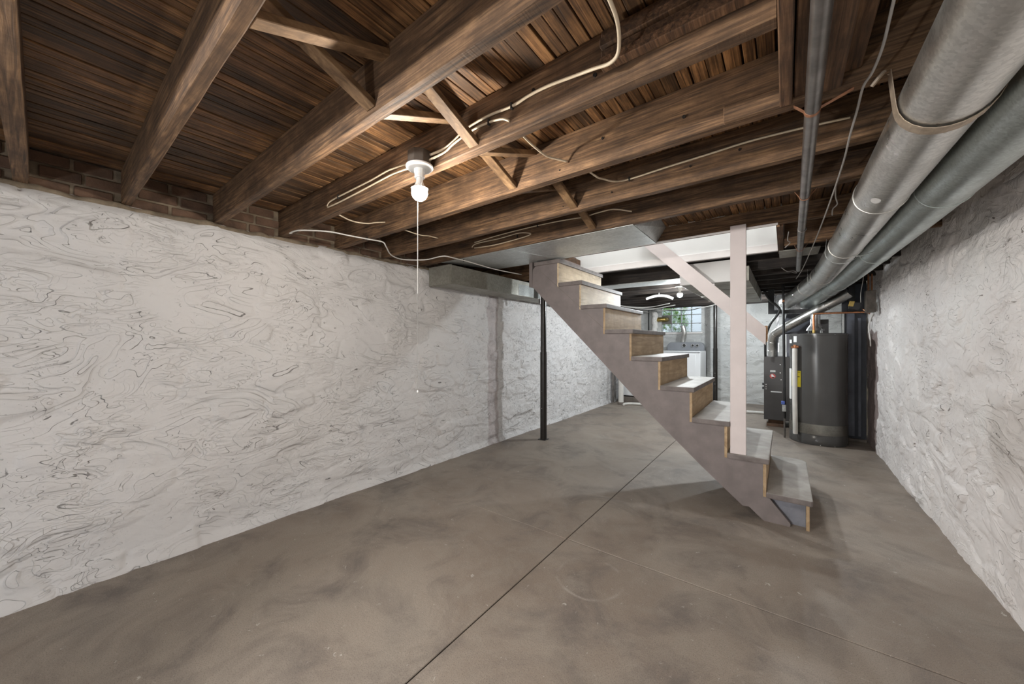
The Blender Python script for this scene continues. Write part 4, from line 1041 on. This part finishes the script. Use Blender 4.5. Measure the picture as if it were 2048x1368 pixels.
MB().tube([(0.060, 5.772, 1.185), (0.135, 5.772, 1.190)], 0.017, 10).build('relief_valve', 'copper', wh, smooth=True)
MB().tube([(0.098, 5.772, 1.17), (0.098, 5.772, 1.215)], 0.018, 10).build('valve_nut', 'copper', wh, smooth=True)
for a, z in ((-88, 0.012), (-60, 0.006), (-95, 1.338), (-130, 1.338), (-60, 1.338)):
    aa = math.radians(a)
    MB().lathe([(0.0, z - 0.006), (0.005, z), (0.0, z + 0.006)], HX + (HR + 0.004) * math.cos(aa), HY + (HR + 0.004) * math.sin(aa), 8).build('screw', 'screw', wh)

# ------------------------------------------------------------------ furnace
fu = thing('furnace', (0.02, 6.8, 0), 'dark grey furnace cabinet on bricks, left of the water heater', 'furnace')
MB().box(-0.252, 0.30, 6.62, 7.15, 0.10, 1.03).build('cabinet', 'furnace', fu, bevel=0.004)
fd = MB().box(-0.252, 0.06, 6.60, 6.62, 0.105, 1.035).build('front_door', 'furnace', fu, bevel=0.004)
YD = 6.60
def disc(cx, cz, r, y, name, mat, parent, sx=1.0):
    return MB().add([(cx + r * sx * math.cos(2 * math.pi * i / 20), y, cz + r * math.sin(2 * math.pi * i / 20)) for i in range(20)], [tuple(range(20))]).build(name, mat, parent)
em_ = disc(-0.145, 0.748, 0.036, YD - 0.0015, 'round_emblem', 'red', fd)
MB().add([(-0.165, YD - 0.003, 0.768), (-0.150, YD - 0.003, 0.775), (-0.128, YD - 0.003, 0.750), (-0.120, YD - 0.003, 0.735), (-0.140, YD - 0.003, 0.742), (-0.158, YD - 0.003, 0.735)], [(0, 1, 2, 3, 4, 5)]).build('emblem_swoosh', 'paper', em_)
MB().add([(-0.160, YD - 0.0028, 0.735), (-0.140, YD - 0.0028, 0.738), (-0.122, YD - 0.0028, 0.728), (-0.140, YD - 0.0028, 0.717)], [(0, 1, 2, 3)]).build('emblem_shade', 'ink', em_)
MB().box(-0.176, -0.112, YD - 0.002, YD - 0.0005, 0.808, 0.835).build('name_plate', 'sheet', fd)
MB().box(-0.168, -0.038, YD - 0.004, YD - 0.0005, 0.512, 0.526).build('name_strip', 'paper', fd)
for sx, sz in ((-0.055, 0.92), (-0.055, 0.80), (-0.045, 0.70), (-0.225, 0.62), (-0.225, 0.585), (-0.225, 0.555)):
    disc(sx, sz, 0.007, YD - 0.001, 'screw', 'screw', fd)
for sz in (0.56, 0.62):
    MB().tube([(-0.275, 6.68, sz), (-0.253, 6.68, sz)], 0.018, 10).build('grommet', 'black', fu, smooth=True)
brk = MB().box(-0.22, -0.02, 6.63, 6.73, 0.0, 0.048).build('brick', 'brick', fu, bevel=0.004)
for lc in ((-0.20, 6.64, 0.05), (0.06, 6.64, 0.0), (0.06, 6.64, 0.05), (-0.20, 6.98, 0.0), (-0.20, 6.98, 0.05), (0.06, 6.98, 0.0), (0.06, 6.98, 0.05)):
    b_ = dup(brk, Vector((lc[0] + 0.1, lc[1] + 0.05, lc[2])) - Vector(fu.location)); b_.parent = fu
MB().box(0.02, 0.30, 6.72, 7.1, 1.032, 1.36).build('blower_box', 'furnace_blue', fu, bevel=0.004)
v = [(-0.06, 6.72, 1.37), (0.36, 6.72, 1.37), (0.36, 7.15, 1.37), (-0.06, 7.15, 1.37), (0.02, 6.76, 1.66), (0.36, 6.76, 1.66), (0.36, 7.12, 1.66), (0.02, 7.12, 1.66)]
MB().add(v, [(0, 3, 2, 1), (4, 5, 6, 7), (0, 1, 5, 4), (1, 2, 6, 5), (2, 3, 7, 6), (3, 0, 4, 7)]).build('plenum_hood', 'furnace_blue', fu)
MB().box(-0.02, 0.36, 6.74, 7.14, 1.661, 1.685).build('plenum_flange', 'bright', fu)
MB().box(-0.18, 0.36, 6.78, 7.12, 1.686, 1.96).build('plenum', 'bright', fu)
MB().box(-0.10, -0.07, 6.70, 6.74, 1.10, 1.66).build('side_strip', 'bright', fu)
MB().box(0.0, 0.02, 6.615, 6.64, 1.036, 1.10).build('rating_card', 'paper', fu)
fp = smooth_path([(-0.145, 6.72, 1.031), (-0.145, 6.70, 1.15), (-0.145, 6.66, 1.26), (-0.125, 6.60, 1.345), (-0.06, 6.52, 1.41), (0.06, 6.40, 1.49), (0.30, 6.26, 1.64), (0.50, 6.18, 1.765), (0.64, 6.12, 1.86)], 5)
fl_ = thing('flue_pipe', (-0.145, 6.7, 1.03), 'shiny silver flue pipe elbow slanting up from the furnace', 'pipe')
MB().tube(fp, 0.060, 22).build('flue_tube', 'galv', fl_, smooth=True)
for i in (4, 10, 17, 24, 33):
    MB().ring(fp[i], fp[i + 1] - fp[i - 1], 0.061, 0.004, 24).build('joint_bead', 'galv', fl_, smooth='all')
tag(MB().box(0.31, 0.465, 6.40, 6.58, 1.03, 1.552).build('filter_cabinet', 'furnace', bevel=0.004), 'small dark metal cabinet showing above the back of the water heater', 'cabinet')
fr = thing('hanging_rack', (0.05, 6.35, 1.72), 'black steel frame hung from the joists above the furnace', 'rack')
MB().box(-0.195, -0.125, 6.44, 6.51, 1.706, 2.008).build('hanger', 'black', fr)
MB().box(-0.195, 0.26, 6.44, 6.51, 1.655, 1.7055).build('crossbar', 'black', fr)
gp = thing('gas_pipe', (0.0, 5.97, 0.2), 'thin black gas pipe upright between furnace and water heater', 'pipe')
MB().tube([(-0.02, 5.97, 2.008), (-0.012, 5.97, 1.2), (-0.004, 5.97, 0.25)], 0.0145, 10).build('pipe', 'black', gp, smooth=True)
MB().tube([(-0.004, 5.97, 0.30), (-0.004, 5.97, 0.0)], 0.010, 8).build('drop_leg', 'steel_pipe', gp, smooth=True)
MB().box(-0.030, 0.012, 5.945, 5.99, 0.34, 0.43).build('valve_body', 'sheet', gp, bevel=0.006)
MB().box(-0.040, 0.000, 5.94, 5.985, 0.432, 0.475).build('valve_handle', 'blue_plastic', gp, bevel=0.006)
MB().tube([(-0.028, 5.97, 1.79), (-0.006, 5.97, 1.79)], 0.022, 10).build('tee', 'copper', gp, smooth=True)
tag(MB().tube(smooth_path([(-0.235, 6.30, 1.98), (-0.17, 6.33, 1.84), (-0.06, 6.36, 1.70), (-0.17, 6.38, 1.5), (-0.225, 6.45, 1.3), (-0.23, 6.50, 1.04)], 6), 0.016, 8).build('black_hose', 'cable_black', smooth='all'), 'black corrugated hose hanging left of the flue elbow', 'hose')

# ------------------------------------------------------------------ boxes on the right wall
mb = thing('meter_box', (0.765, 5.6, 1.58), 'dark grey electrical box on the right wall above the bare patch', 'electrical box')
MB().box(0.712, 0.792, 5.54, 5.64, 1.575, 1.815).build('box_body', 'box_dark', mb, bevel=0.004)
MB().box(0.716, 0.788, 5.536, 5.54, 1.60, 1.80).build('cover', 'box_dark', mb)
for xx in (0.738, 0.766):
    MB().tube([(xx, 5.59, 1.815), (xx, 5.59, 2.0)], 0.008, 8).build('conduit', 'copper', mb, smooth=True)
tf = thing('transformer', (0.68, 5.72, 1.62), 'tilted yellow and black transformer hung beside the wall box', 'electrical box')
MB().obox((0.645, 5.72, 1.665), (0.045, 0, -0.012), (0, 0.04, 0), (0.012, 0, 0.038)).build('core', 'black', tf, bevel=0.004)
MB().obox((0.610, 5.685, 1.688), (0.022, 0, -0.004), (0, 0.012, 0), (0.008, 0, 0.030)).build('winding', 'brass', tf, bevel=0.003)
MB().tube(smooth_path([(0.70, 5.70, 1.63), (0.735, 5.66, 1.585), (0.75, 5.62, 1.56), (0.752, 5.60, 1.574)], 4), 0.004, 6).build('lead', 'copper', tf)
MB().tube(smooth_path([(0.69, 5.70, 1.70), (0.685, 5.66, 1.80), (0.70, 5.62, 1.95), (0.70, 5.62, 2.0)], 4), 0.003, 6).build('lead', 'cable_white', tf)
cable([(0.79, 5.70, 1.575), (0.785, 5.80, 1.52), (0.775, 5.86, 1.42), (0.79, 5.88, 1.30), (0.792, 5.86, 1.2)], 0.006, 'cable_white', 'white cable hanging down the right wall below the dark box')
